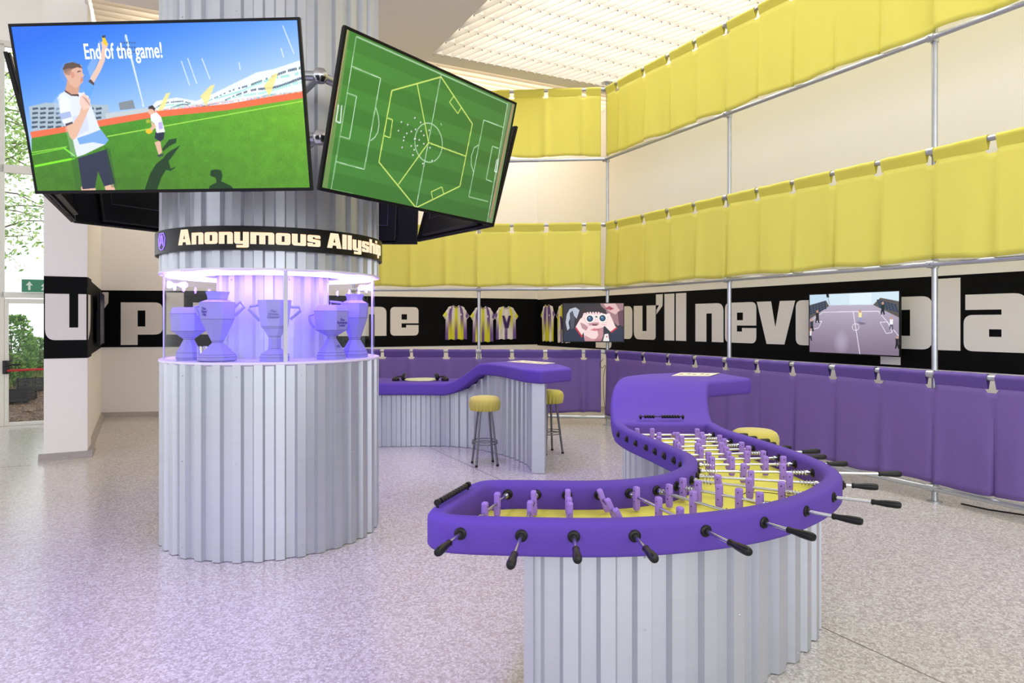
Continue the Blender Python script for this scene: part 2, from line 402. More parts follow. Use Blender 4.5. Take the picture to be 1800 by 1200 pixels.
# ceilings
def slab(pts, z0, z1, name, m, lab, parent=None):
    n = len(pts); vs = [(p[0], p[1], z0) for p in pts]+[(p[0], p[1], z1) for p in pts]
    fs = [tuple(range(n-1, -1, -1)), tuple(range(n, 2*n))]+[(i, (i+1) % n, n+(i+1) % n, n+i) for i in range(n)]
    o = MB().add(vs, fs).build(name, m, parent)
    return tag(o, lab, kind='structure') if parent is None else o
EL = P1+VX*0.0                                    # ceiling edge line through the pillar
def uv(o, a, b): q = o+VX*a+UX*b; return (q.x, q.y)
wA = 3.45; cv = (KG-EL).dot(VX); cu_ = (KG-EL).dot(UX)   # grille corner in pillar coordinates
slab([uv(EL,0,-16), uv(EL,cv,-16), uv(EL,cv,cu_+.32), uv(EL,0,cu_+.32)], HC, HC+.12, 'ceiling', M_ceil, 'smooth beige ceiling beside the luminous grille')
bm0 = slab([uv(EL,cv,cu_), uv(EL,cv+wA+.3,cu_), uv(EL,cv+wA+.3,cu_+.32), uv(EL,cv,cu_+.32)], HC-.0, HC+.12, 'ceiling_beam', M_ceil, 'flat beige beam between two ceiling grilles')
slab([uv(EL,cv+wA,-16), uv(EL,cv+wA+.5,-16), uv(EL,cv+wA+.5,cu_), uv(EL,cv+wA,cu_)], HC, HC+.12, 'ceiling_edge', M_ceil, 'ceiling strip along the right wall')
hv = slab([uv(EL,-9,-16), uv(EL,0,-16), uv(EL,0,4.3), uv(EL,-9,4.3)], HH, HH+.1, 'ceiling_high', M_ceil, 'high ceiling of the glazed zone on the left')
slab([uv(EL,-.02,-16), uv(EL,0,-16), uv(EL,0,4.3), uv(EL,-.02,4.3)], HC, HH, 'wall_upper', M_wall, 'wall strip above the gallery ceiling edge')
# skylight shaft sides
M_shaft = mat('shaft_white', rgb(240,234,222), .8)
slab([uv(EL,cv-.05,-9), uv(EL,cv,-9), uv(EL,cv,cu_), uv(EL,cv-.05,cu_)], HC+.12, HC+.62, 'trim_2', M_shaft, 'left side of the skylight shaft')
slab([uv(EL,cv-.05,cu_), uv(EL,cv+wA,cu_), uv(EL,cv+wA,cu_+.05), uv(EL,cv-.05,cu_+.05)], HC+.12, HC+.62, 'trim_3', M_shaft, 'far side of the skylight shaft')
# grille A: diagonal blades with short cross clips
M_fin = mat('white_grille_blade', rgb(228,222,210), .6, trans=.22)
gr = empty('ceiling_grille', (KG.x, KG.y, HC), 'white luminous louvre grille filling the ceiling at upper right', 'ceiling grille')
e1 = VX*.13+UX*-.445                               # diagonal blade direction (one cell)
e1n = e1.normalized(); L1 = e1.length; pitch = .13*abs(VX.cross(e1n).z)
def inside(p):
    a = (p-KG).dot(VX); b = (p-KG).dot(UX); return -.001 <= a <= wA and -9.0 <= b <= .001
nfin = 0
for k in range(0, 110):
    # blade k starts on the left or the far edge
    for org in ([KG+VX*(.13*k)] if k*.13 < wA else []):
        # travel towards the camera
        tmax = 0
        while inside(org+e1n*(tmax+.1)) and tmax < 9: tmax += .1
        if tmax > .1:
            MB().bar(org, org+e1n*tmax, .006, HC-.02, HC+.10).build('blade', M_fin, gr); nfin += 1
for k in range(1, 22):
    org = KG-UX*(.445*k); tmax = 0
    while inside(org+e1n*(tmax+.1)) and tmax < 9: tmax += .1
    if tmax > .1: MB().bar(org, org+e1n*tmax, .006, HC-.02, HC+.10).build('blade', M_fin, gr)
clips = MB(); dots = MB()
for a in range(0, int(wA/.13)):
    for b in range(0, 20):
        q = KG+VX*(.13*a)-UX*(.445*b); r = q+VX*.13
        if inside(q) and inside(r): clips.bar(q, r, .004, HC+.0, HC+.08)
        if inside(q): dots.box((q.x-.008, q.y-.008, HC-.03), (q.x+.008, q.y+.008, HC-.018))
tag(clips.build('cross_blade', M_fin, gr), kind='stuff')
tag(dots.build('clip', mat('clip_grey', rgb(150,140,124), .5), gr), kind='stuff')
# grille B: closed slats, warm light behind
M_slat = mat('warm_slat', rgb(238,230,216), .6, trans=.6)
gB = Vector((-1.157, 9.577, 0))
g2 = empty('ceiling_grille', (gB.x, gB.y, HC), 'beige closed slat ceiling between the beam and the back wall', 'ceiling grille')
for k in range(0, 26):
    o = gB+UX*(.17*k); a = o-VX*4.06; b = o+VX*3.6
    vs = []
    for q in (a, b):
        for du, dz in ((0, .10), (.19, .03), (.19, .036), (0, .106)): w_ = q+UX*du; vs.append((w_.x, w_.y, HC+dz))
    MB().add(vs, [(0,1,5,4),(1,2,6,5),(2,3,7,6),(3,0,4,7),(0,3,2,1),(4,5,6,7)]).build('slat', M_slat, g2)

# ---- bands and letters on the walls
def banner(parent, org, dr, n, length, z0, z1):
    """org: start, dr: reading direction, n: towards viewer"""
    mb = MB(); a = org+n*.002; b = org+dr*length+n*.002; q = [a, b, b+n*.003, a+n*.003]
    mb.add([(p.x, p.y, z) for z in (z0, z1) for p in q], [(0,3,2,1),(4,5,6,7),(0,1,5,4),(1,2,6,5),(2,3,7,6),(3,0,4,7)])
    return mb.build('black_band', M_black, parent)
def letters(band, org, dr, n, items, base, xh, sxm=1.):
    l = wloc(band)
    R = Matrix((( dr.x, 0, n.x, 0), (dr.y, 0, n.y, 0), (0, 1, 0, 0), (0, 0, 0, 1)))
    for ch, t0, wd in items:
        gw = GL[ch][0]; me = glyph_mesh(ch, wd/gw, xh, M_white)
        o = bpy.data.objects.new('letter', me); C.objects.link(o); o.parent = band
        pp = org+dr*t0+n*.0065
        M = Matrix.Translation((pp.x-l[0], pp.y-l[1], base-l[2])) @ R
        o.matrix_local = M
bR = banner(wall_right, CW, RW, NR, 18.5, 1.075, 2.01)
letters(bR, CW, RW, NR, [('y', 2.02, .55), ('o', 2.6, .55), ('u', 3.19, .55), ("'", 3.75, .17), ('l', 3.95, .23), ('l', 4.21, .23),
    ('n', 4.63, .55), ('e', 5.21, .55), ('v', 5.77, .6), ('e', 6.38, .55), ('r', 6.97, .42), ('p', 7.48, .555), ('l', 8.085, .225),
    ('a', 8.335, .55), ('y', 8.92, .55), ('a', 9.8, .55), ('l', 10.4, .225), ('o', 10.66, .55), ('n', 11.24, .55), ('e', 11.82, .55)], 1.272, .542)
LBK = (CW-BE).length
bB = banner(wall_back, BE, VB, NB, LBK, 1.095, 2.022)
def tb(px):                                       # distance from BE along the back wall of a photo column
    u = (px-900)/1200; tt = (.525-14*u)/(.89-.455*u); return LBK-tt
letters(bB, BE, VB, NB, [('a', tb(560)-1.2, .55), ('m', tb(681)-.9, .88), ('e', tb(686), .545)], 1.30, .53)
dL = (BE-LE); LL = dL.length; dL = dL.normalized(); nL = Vector((dL.y, -dL.x, 0))
bL = banner(wall_rear, LE, dL, nL, LL, 1.14, 2.07)
letters(bL, LE, dL, nL, [("'", .02, .1), ('p', .30, .64), ('l', 1.0, .28), ('a', 1.40, .6)], 1.345, .53)
dp = (P1-P0).normalized(); np_ = -UX
bP = banner(pillar, P0, dp, Vector((dp.y, -dp.x, 0)), (P1-P0).length, 1.14, 2.067)
GL['W'] = (1.0, [R_((0,1),(.58,1),(.58,.27),(.80,.27),(.80,1),(1,1),(1,0),(0,0,.25))])
letters(bP, P0, dp, Vector((dp.y, -dp.x, 0)), [('W', .012, .395)], 1.347, .523)
bQ = banner(pillar, P1, UX, VX, .5, 1.14, 2.067)
GL['Z'] = (1.0, [R_((0,0,.02),(0,1),(1,1),(1,.25,.4))])
letters(bQ, P1, UX, VX, [('Z', .02, .3)], 1.347, .523)
bW = banner(wall_left, W0, (LE-W0).normalized(), NLw, (LE-W0).length, 1.14, 2.07)

# ---- glazed facade at the left: window, door
def fac(px): 
    u = (px-900)/1200; # FA + s VX , X = u Y
    s = (u*FA.y-FA.x)/(VX.x-u*VX.y); return FA+VX*s
def fbar(px0, px1, z0, z1, name, parent, m=M_frame, th=.07):
    a = fac(px0); b = fac(px1); return MB().bar(a, b, th, z0, z1).build(name, m, parent, bevel=.004)
M_glass = bpy.data.materials.new('clear_glass'); M_glass.use_nodes = True
t = M_glass.node_tree; t.nodes.clear()
o_ = t.nodes.new('ShaderNodeOutputMaterial'); tr = t.nodes.new('ShaderNodeBsdfTransparent'); gl = t.nodes.new('ShaderNodeBsdfGlossy'); gl.inputs['Roughness'].default_value = .02
lw = t.nodes.new('ShaderNodeLayerWeight'); lw.inputs[0].default_value = .3; pw_ = t.nodes.new('ShaderNodeMath'); pw_.operation = 'POWER'; pw_.inputs[1].default_value = 3.; ml_ = t.nodes.new('ShaderNodeMath'); ml_.operation = 'MULTIPLY_ADD'; ml_.inputs[1].default_value = .22; ml_.inputs[2].default_value = .015; mx = t.nodes.new('ShaderNodeMixShader')
tr.inputs[0].default_value = (.97, .98, .98, 1)
t.links.new(lw.outputs['Facing'], pw_.inputs[0]); t.links.new(pw_.outputs[0], ml_.inputs[0]); t.links.new(ml_.outputs[0], mx.inputs[0]); t.links.new(tr.outputs[0], mx.inputs[1]); t.links.new(gl.outputs[0], mx.inputs[2]); t.links.new(mx.outputs[0], o_.inputs[0])
win = empty('window_1', fac(20)+Vector((0,0,2)), 'tall white framed glazing above and beside the glass door', None, kind='structure')
door = empty('door_1', fac(45), 'glass door with a white frame and a red push bar', None, kind='structure')
far_r = 170
MB().bar(fac(-420), fac(far_r), .05, 5.72, HH).build('wall_panel', M_wall, win)
for z0, z1 in ((3.78, 3.90), (5.66, 5.74)): fbar(-420, far_r, z0, z1, 'transom', win)
fbar(-420, far_r, 1.915, 2.0, 'transom', win); 
for a, b in ((-4, 8), (-95, -83), (-200, -186), (-320, -302)): fbar(a, b, 0, 5.7, 'mullion', win)
fbar(-420, -95, 0, .06, 'sill', win)
for z0, z1 in ((2.0, 3.78), (3.9, 5.66)):
    for a, b in ((8, far_r), (-83, -4), (-186, -95), (-302, -200)): MB().bar(fac(a), fac(b), .006, z0, z1).build('pane', M_glass, win)
for a, b in ((-83, -4), (-186, -95), (-302, -200)): MB().bar(fac(a), fac(b), .006, .06, 1.915).build('pane', M_glass, win)
fbar(8, 15, .0, 1.9, 'stile', door, th=.06); fbar(15, far_r, 1.83, 1.9, 'top_rail', door, th=.06); fbar(15, far_r, 0.0, .05, 'bottom_rail', door, th=.06)
MB().bar(fac(15), fac(far_r), .006, .05, 1.83).build('pane', M_glass, door)
pb = fac(14)-UX*.09
MB().tube([(pb.x, pb.y, .83), (pb.x+VX.x*1.0, pb.y+VX.y*1.0, .85)], .018).build('push_bar', mat('red_bar', rgb(176,30,36), .4), door)
q = fac(13)-UX*.06
MB().box((q.x-.03, q.y-.05, .78), (q.x+.03, q.y+.03, .98)).build('latch_case', M_plastic, door, bevel=.008)
MB().tube([(q.x, q.y-.05, .9), (q.x+.12, q.y-.03, .92), (q.x+.2, q.y+.02, .915)], .012).build('handle', M_plastic, door)
# exit sign on the transom
es = fac(66)-UX*.12
sg = empty('exit_sign', (es.x, es.y, 2.0), 'green exit sign with a white arrow above the glass door', 'sign')
Rf = Matrix(((VX.x, 0, -UX.x, 0), (VX.y, 0, -UX.y, 0), (0, 1, 0, 0), (0, 0, 0, 1)))
def onface(me, name, parent, x, z, off):
    o = bpy.data.objects.new(name, me); C.objects.link(o); o.parent = parent
    o.matrix_local = Matrix.Translation((VX.x*x-UX.x*off, VX.y*x-UX.y*off, z)) @ Rf; return o
M_green = mat('exit_green', rgb(28,104,74), .4, emit=(rgb(28,104,74), .25)); M_sw = mat('sign_white', rgb(200,215,205), .5)
onface(MB().box((-.18, 0, -.012), (.26, .19, .012)).mesh('plate', M_green), 'plate', sg, 0, 0, 0)
ar = MB().add([(-.1,.03,0),(-.07,.03,0),(-.07,.1,0),(-.04,.1,0),(-.085,.16,0),(-.13,.1,0),(-.1,.1,0)], [(0,1,2,3,4,5,6)])
onface(ar.mesh('arrow', M_sw), 'arrow', sg, 0, 0, .0135)
mn = MB().add([(.06,.03,0),(.09,.03,0),(.11,.08,0),(.14,.04,0),(.17,.05,0),(.13,.1,0),(.15,.13,0),(.12,.15,0),(.08,.12,0),(.06,.09,0),(.09,.08,0)], [tuple(range(11))])
onface(mn.mesh('running_figure', M_sw), 'running_figure', sg, 0, 0, .0135)

# ---- garden beyond the door
M_mulch = mat('bark_mulch', rgb(120,98,82), .9, noise=(40, .5, (1,1,1)), bump=(60, .9, (1,1,1)))
gd = MB()
def gz(y): return -.03+min(.55, max(0, (y-11.2))*.13)
gd.grid(lambda i, j: (-16+i*.5, 9+j*.5-.0*(i), gz(9+j*.5)+random.uniform(-.02, .02)), 22, 34)
# garden lies outside the facade only
gd2 = MB()
for f in gd.f:
    c = sum((Vector(gd.v[i]) for i in f), Vector())/4
    if (c-FA).dot(UX) > -.0 or c.x < -14.5: gd2.f.append(f)
gd2.v = gd.v
for k in range(len(gd2.v)):
    v = Vector(gd2.v[k]); s = (v-FA).dot(UX)
    if s < .04: v = v+UX*(.04-s); v.z = -.03; gd2.v[k] = tuple(v)
garden = gd2.build('garden_ground', M_mulch); tag(garden, 'bark mulch garden bed beyond the glass door', kind='structure')
def leaf_mat(n, a, b):
    m = mat(n, a, .6, trans=.35); t = m.node_tree; p = t.nodes['Principled BSDF']
    g = t.nodes.new('ShaderNodeNewGeometry'); r = t.nodes.new('ShaderNodeValToRGB'); r.color_ramp.elements[0].color = a; r.color_ramp.elements[1].color = b
    t.links.new(g.outputs['Random Per Island'], r.inputs[0]); t.links.new(r.outputs[0], p.inputs['Base Color'])
    tn = [x for x in t.nodes if x.type == 'BSDF_TRANSLUCENT'][0]; t.links.new(r.outputs[0], tn.inputs[0]); return m
M_leafd = leaf_mat('dark_leaf', rgb(60,116,40), rgb(150,200,90)); M_leafl = leaf_mat('light_leaf', rgb(96,150,60), rgb(205,230,140))
M_bark = mat('bark', rgb(105,90,76), .9, bump=(20, .5, (1,1,.2)))
def leaf(mb, c, L, rnd):
    a = Vector((rnd.uniform(-1,1), rnd.uniform(-1,1), rnd.uniform(-.8,.8))).normalized(); b = a.cross(Vector((rnd.random(), rnd.random(), rnd.random()))).normalized()
    mb.add([c-a*L/2, c+b*L*.22, c+a*L/2, c-b*L*.22], [(0,1,2,3)])
def at(px, py, Y): return Vector(((px-900)/1200*Y, Y, EYE-(py-566)/1200*Y))
def bush(px, ytop, Y, r, hgt, lab, n, L, m):
    c = at(px, 600, Y); z0 = gz(Y); rnd = random.Random(px)
    root = empty('garden_bush', (c.x, Y, z0-.02), lab, 'bush')
    mb = MB()
    for _ in range(n):
        th = rnd.uniform(0, 2*PI); h = rnd.random(); rr = r*(math.sin(PI*(.12+.8*h))**.6)*rnd.uniform(.55, 1.05)
        leaf(mb, Vector((c.x+rr*math.cos(th), Y+rr*math.sin(th), z0+.06+h*hgt)), L, rnd)
    tag(mb.build('foliage', m, root), kind='stuff')
    for k in range(5):
        th = k*1.3; MB().tube([(c.x, Y, z0-.01), (c.x+.25*r*math.cos(th), Y+.25*r*math.sin(th), z0+hgt*.5), (c.x+.6*r*math.cos(th), Y+.6*r*math.sin(th), z0+hgt*.85)], [.02, .014, .006], 6).build('stem', M_bark, root)
bush(22, 530, 13.6, .42, 1.35, 'tall dark green bush behind the left side of the glass door', 2200, .11, M_leafd)
bush(72, 598, 14.6, .36, .75, 'low round green bush beside the pillar outside', 1300, .1, M_leafd)
bush(112, 598, 15.2, .5, .8, 'green bush outside hidden by the white pillar', 600, .1, M_leafd)
# grass tufts
mb = MB(); rnd = random.Random(3)
for _ in range(1500):
    Y = rnd.uniform(13.2, 16); c = at(rnd.uniform(-20, 150), 600, Y); z = gz(Y)
    h = rnd.uniform(.12, .3); dx = rnd.uniform(-.08, .08); mb.add([(c.x-.006, Y, z-.02), (c.x+.006, Y, z-.02), (c.x+dx, Y+rnd.uniform(-.05,.05), z+h)], [(0,1,2)])
tag(mb.build('garden_grass', mat('pale_grass', rgb(150,165,90), .8, trans=.3)), 'pale long grass between the bushes and the mulch outside', 'grass', kind='stuff')
mb = MB()
for _ in range(1800):
    Y = rnd.uniform(10.8, 14); c = at(rnd.uniform(-30, 140), 600, Y); z = gz(Y)+.012; a = rnd.uniform(0, PI); L = rnd.uniform(.02, .05)
    if (Vector((c.x, Y, 0))-FA).dot(UX) < .15: continue
    dx, dy = math.cos(a)*L, math.sin(a)*L; tz = rnd.uniform(.0, .02)
    mb.add([(c.x-dx, Y-dy, z), (c.x+dy*.4, Y-dx*.4, z+tz), (c.x+dx, Y+dy, z), (c.x-dy*.4, Y+dx*.4, z+tz)], [(0,1,2,3)])
tag(mb.build('leaf_litter', leaf_mat('litter', rgb(84,62,48), rgb(176,150,118))), 'brown bark chips and fallen leaves on the garden bed', 'leaf litter', kind='stuff')
# tree with hanging branches
tc_ = at(-40, 600, 15.5); tz = gz(15.5)
tree = empty('garden_tree', (tc_.x, 15.5, tz), 'light leafed tree hanging over the garden outside the window', 'tree')
MB().tube([(tc_.x, 15.5, tz-.05), (tc_.x+.1, 15.5, tz+2.5), (tc_.x+.3, 15.3, tz+5.2), (tc_.x+.5, 15.2, tz+7.0)], [.075, .06, .045, .02], 10).build('trunk', M_bark, tree)
mb = MB(); rnd = random.Random(11)
for k in range(26):
    z0 = rnd.uniform(2.2, 6.2); p = Vector((tc_.x+.15, 15.4, tz+z0)); d = Vector((rnd.uniform(.2, 1), rnd.uniform(-.8, .5), rnd.uniform(-.35, .4))).normalized(); pts = [p.copy()]
    for _ in range(5):
        p = p+d*rnd.uniform(.28, .5); d = (d+Vector((rnd.uniform(-.3,.3), rnd.uniform(-.3,.3), rnd.uniform(-.35,.15)))).normalized(); pts.append(p.copy())
        for _ in range(26): leaf(mb, p+Vector((rnd.gauss(0,.22), rnd.gauss(0,.2), rnd.gauss(0,.19))), .13, rnd)
    MB().tube(pts, [.026, .02, .016, .012, .008, .004], 6).build('branch', M_bark, tree)
tag(mb.build('foliage', M_leafl, tree), kind='stuff')
def crate(px, Y, rz, lab):
    c = at(px, 600, Y); z0 = gz(Y)+.02; root = empty('plastic_crate', (c.x, Y, z0), lab, 'crate', rz=rz)
    for s in (-1, 1):
        for k in range(3):
            MB().box((-.3, s*.2-.008, .02+k*.065), (.3, s*.2+.008, .065+k*.065)).build('slat', M_plastic, root, local=True)
            MB().box((s*.3-.008, -.2, .02+k*.065), (s*.3+.008, .2, .065+k*.065)).build('slat', M_plastic, root, local=True)
        for s2 in (-1, 1): MB().box((s*.3-.015, s2*.2-.015, 0), (s*.3+.015, s2*.2+.015, .21)).build('corner_post', M_plastic, root, local=True)
    MB().box((-.3, -.2, 0), (.3, .2, .012)).build('bottom', M_plastic, root, local=True)
crate(22, 12.3, .3, 'black plastic crate lying on the mulch near the door stile'); crate(70, 13.3, -.2, 'black plastic crate on the mulch beside the pillar')

# ------------------------------------------------------------------ tube frame and curtains
FC = Vector((1.44, 10.3, 0)); F2 = Vector((2.567, 8.064, 0)); F3 = Vector((3.656, 5.905, 0)); F4 = F3+(F3-F2); F5 = F4+(F3-F2)
G2 = Vector((-.507, 10.48, 0)); G3 = Vector((-2.467, 10.65, 0))
ZR = [.125, 1.104, 2.05, 3.02, 4.0, 5.05]
fr = empty('tube_frame', (FC.x, FC.y, 0), 'galvanised scaffold tube frame along the right and back carrying the curtains', 'tube frame')
rr = .024
for q in (FC, F2, F3, F4, F5, G2, G3):
    MB().tube([(q.x, q.y, 0.0), (q.x, q.y, 5.15)], rr, 14).build('post', M_pipe, fr, smooth=True)
    MB().lathe([(.001,0),(.06,0),(.06,.008),(.026,.012),(.026,.05)], 16, (q.x, q.y, 0)).build('foot', M_pipe, fr, smooth=True)
MB().lathe([(.09,0),(.09,.01),(.03,.03)][::-1], 16, (FC.x, FC.y, 5.15)).build('ceiling_flange', M_pipe, fr)
segs = [(FC,F2),(F2,F3),(F3,F4),(F4,F5),(FC,G2),(G2,G3)]
def frame_n(a, b):
    d = (b-a).normalized(); n = Vector((-d.y, d.x, 0)); return n if n.dot(-(a+b)/2) > 0 else -n
for a, b in segs:
    n = frame_n(a, b)
    for z in ZR:
        o = n*.05; MB().tube([(a.x+o.x, a.y+o.y, z), (b.x+o.x, b.y+o.y, z)], rr, 14).build('rail', M_pipe, fr, smooth=True)
for q, a in ((FC,F2),(F2,F3),(F3,F4),(G2,FC),(G3,G2)):
    n = frame_n(q, a); d = (a-q).normalized()
    for z in ZR:
        c = q+n*.05; MB().tube([c-d*.03+Vector((0,0,z)), c+d*.03+Vector((0,0,z))], .034, 12).tube([q+Vector((0,0,z-.035)), q+Vector((0,0,z+.035))], .033, 12).tube([c+d*.0+n*.02+Vector((0,0,z)), c+n*.045+Vector((0,0,z))], .01, 8).build('clamp', M_pipe, fr, smooth=True)

def curtain(path, zr, zb, gaps, m, ms, lab, cat, style, group=None, ends=(0, 0), seed=1):
    """path: frame points; gaps: distances along the path where the rail shows"""
    rnd = random.Random(seed); P = [Vector(p) for p in path]
    Ls = [0]
    for a, b in zip(P[:-1], P[1:]): Ls.append(Ls[-1]+(b-a).length)
    tot = Ls[-1]
    def pt(s):
        s = max(0, min(tot, s))
        for i in range(len(P)-1):
            if s <= Ls[i+1] or i == len(P)-2:
                return P[i]+(P[i+1]-P[i]).normalized()*(s-Ls[i]), frame_n(P[i], P[i+1])
    root = empty('purple_curtain' if 'purple' in lab else 'yellow_curtain', (P[0].x, P[0].y, zb), lab, cat)
    s0 = ends[0]; s1 = tot-ends[1]
    n = int((s1-s0)/.022); S_ = np.linspace(s0, s1, n); nv = 18; g = np.array(gaps)
    amp = [rnd.uniform(.75, 1.25) for _ in range(len(g)+2)]; ph = [rnd.uniform(0, 6) for _ in range(40)]
    def disp(s, k):
        i = int(np.argmin(abs(g-s))); dd = s-g[i]
        if style == 'saw':
            j = int(np.searchsorted(g, s)); a = g[j-1] if j > 0 else g[0]-.49; b = g[j] if j < len(g) else g[-1]+.49
            f = (s-a)/(b-a); q_ = amp[j % len(amp)]
            base_ = .5-.5*math.cos(min(f/.12, 1)*PI) if f < .12 else 1-(.75*((f-.12)/.88)**.8)*(1 if f < .94 else 1)
            sharp = .25*(1-min(f/.03, 1))
            dv = .042*q_*(base_+sharp)*(.15+.85*k)+.015*k*math.sin(s*11+ph[j % 40])+.005*math.sin(s*27+ph[(j+7) % 40])*k
        else:
            dv = .05*amp[i]*(.4+.6*k)*(math.exp(-(dd/(.055-.01*k))**2))+.006*k*math.sin(s*9+ph[i])
        return dv
    def fn(i, j):
        s = S_[i]; c, nn = pt(s); dg = min(abs(g-s)) if len(g) else 1
        top = zr-.085-(.035 if dg < .05 else 0); k = j/(nv-1)
        zbb = zb+.012*math.sin(s*6.3+seed)
        z = top+(zbb-top)*k; o = nn*(.052+disp(s, k)); return (c.x+o.x, c.y+o.y, z)
    MB().grid(fn, n, nv).build('cloth', m, root, smooth=True, solid=.0015)
    edges = sorted([s0]+[x for x in gaps if s0 < x < s1]+[s1])
    for a, b in zip(edges[:-1], edges[1:]):
        a2 = a+(.0 if a == s0 else rnd.uniform(.022, .045)); b2 = b-(.0 if b == s1 else rnd.uniform(.022, .045)); 
        if b2-a2 < .05: continue
        prof = [(math.cos(t)*.031, math.sin(t)*.031) for t in np.linspace(-.5, PI+.5, 9)]+[(-.006, -.09), (.006, -.09)]
        K = [a2+(b2-a2)*k/6 for k in range(7)]; w_ = [rnd.uniform(-.003, .003) for _ in K]
        def f2(i, j):
            c, nn = pt(K[j]); y, z = prof[i]; o = nn*(.05+y+w_[j]*.5); return (c.x+o.x, c.y+o.y, zr+z+w_[j])
        # join over corners is never needed: gaps sit at every post
        MB().grid(f2, len(prof), 7, closed_u=True).build('sleeve', ms, root, smooth=True)
    return root
Lr = (F2-FC).length
gR = [ .24, .75, 1.2, 1.65, 2.08]
gapsR = []
for k, (a, b) in enumerate(segs[:4]):
    base = sum((y-x).length for x, y in segs[:k]); L = (b-a).length
    gapsR += [base+L*f for f in ((.13, .38, .59, .79, 1.0) if k == 0 else (.2, .4, .6, .8, 1.0))]
pathR = [FC, F2, F3, F4, F5]; gapsR = gapsR[:-1]
pathB = [FC, G2, G3]; LB1 = (G2-FC).length
gapsB = [.27*1.33, .93, 1.44, LB1, LB1+.5, LB1+1.04, LB1+1.5]
M_yel2 = mat('yellow_sleeve_cloth', rgb(228,219,92), .65, trans=.25)
curtain(pathR, ZR[5], 4.03, gapsR, M_yel, M_yel2, 'yellow curtain of the top row along the right side', 'curtain', 'saw', ends=(.06, .1), seed=1)
curtain(pathR, ZR[3], 2.08, gapsR, M_yel, M_yel2, 'yellow curtain of the lower row along the right side', 'curtain', 'saw', ends=(.06, .1), seed=2)
curtain(pathR, ZR[1], .17, gapsR, M_pcur, M_psl, 'purple curtain hanging to the floor along the right side', 'curtain', 'saw', ends=(.06, .1), seed=3)
curtain(pathB, ZR[5], 4.05, gapsB, M_yel, M_yel2, 'yellow curtain of the top row at the back', 'curtain', 'pleat', ends=(.1, .05), seed=4)
curtain(pathB, ZR[3], 2.1, gapsB, M_yel, M_yel2, 'yellow curtain of the lower row at the back', 'curtain', 'pleat', ends=(.1, .05), seed=5)
curtain(pathB, ZR[1], .19, gapsB, M_pcur, M_psl, 'purple curtain at the back behind the counter and stools', 'curtain', 'pleat', ends=(.1, .05), seed=6)
# thin cable at the corner post
q = FC+Vector((-.07, -.06, 0))
tag(MB().tube(cr([(q.x, q.y, 1.0), (q.x-.05, q.y, .93), (q.x-.02, q.y, .86), (q.x+.03, q.y, .9), (q.x+.0, q.y, .7), (q.x+.01, q.y, .4), (q.x+.03, q.y, .2)], 40), .004, 6).build('black_cable', M_plastic), 'thin black cable looped on the corner post', 'cable')
q0 = F3+Vector((.25, -.42, 0))
tag(MB().tube([(q0.x-.1, q0.y+.3, .012), (q0.x, q0.y+.12, .012), (q0.x+.25, q0.y-.1, .012), (q0.x+.8, q0.y-1.0, .012)], .007, 6).build('floor_cable', M_plastic), 'thin black cable on the floor under the right rail', 'cable')

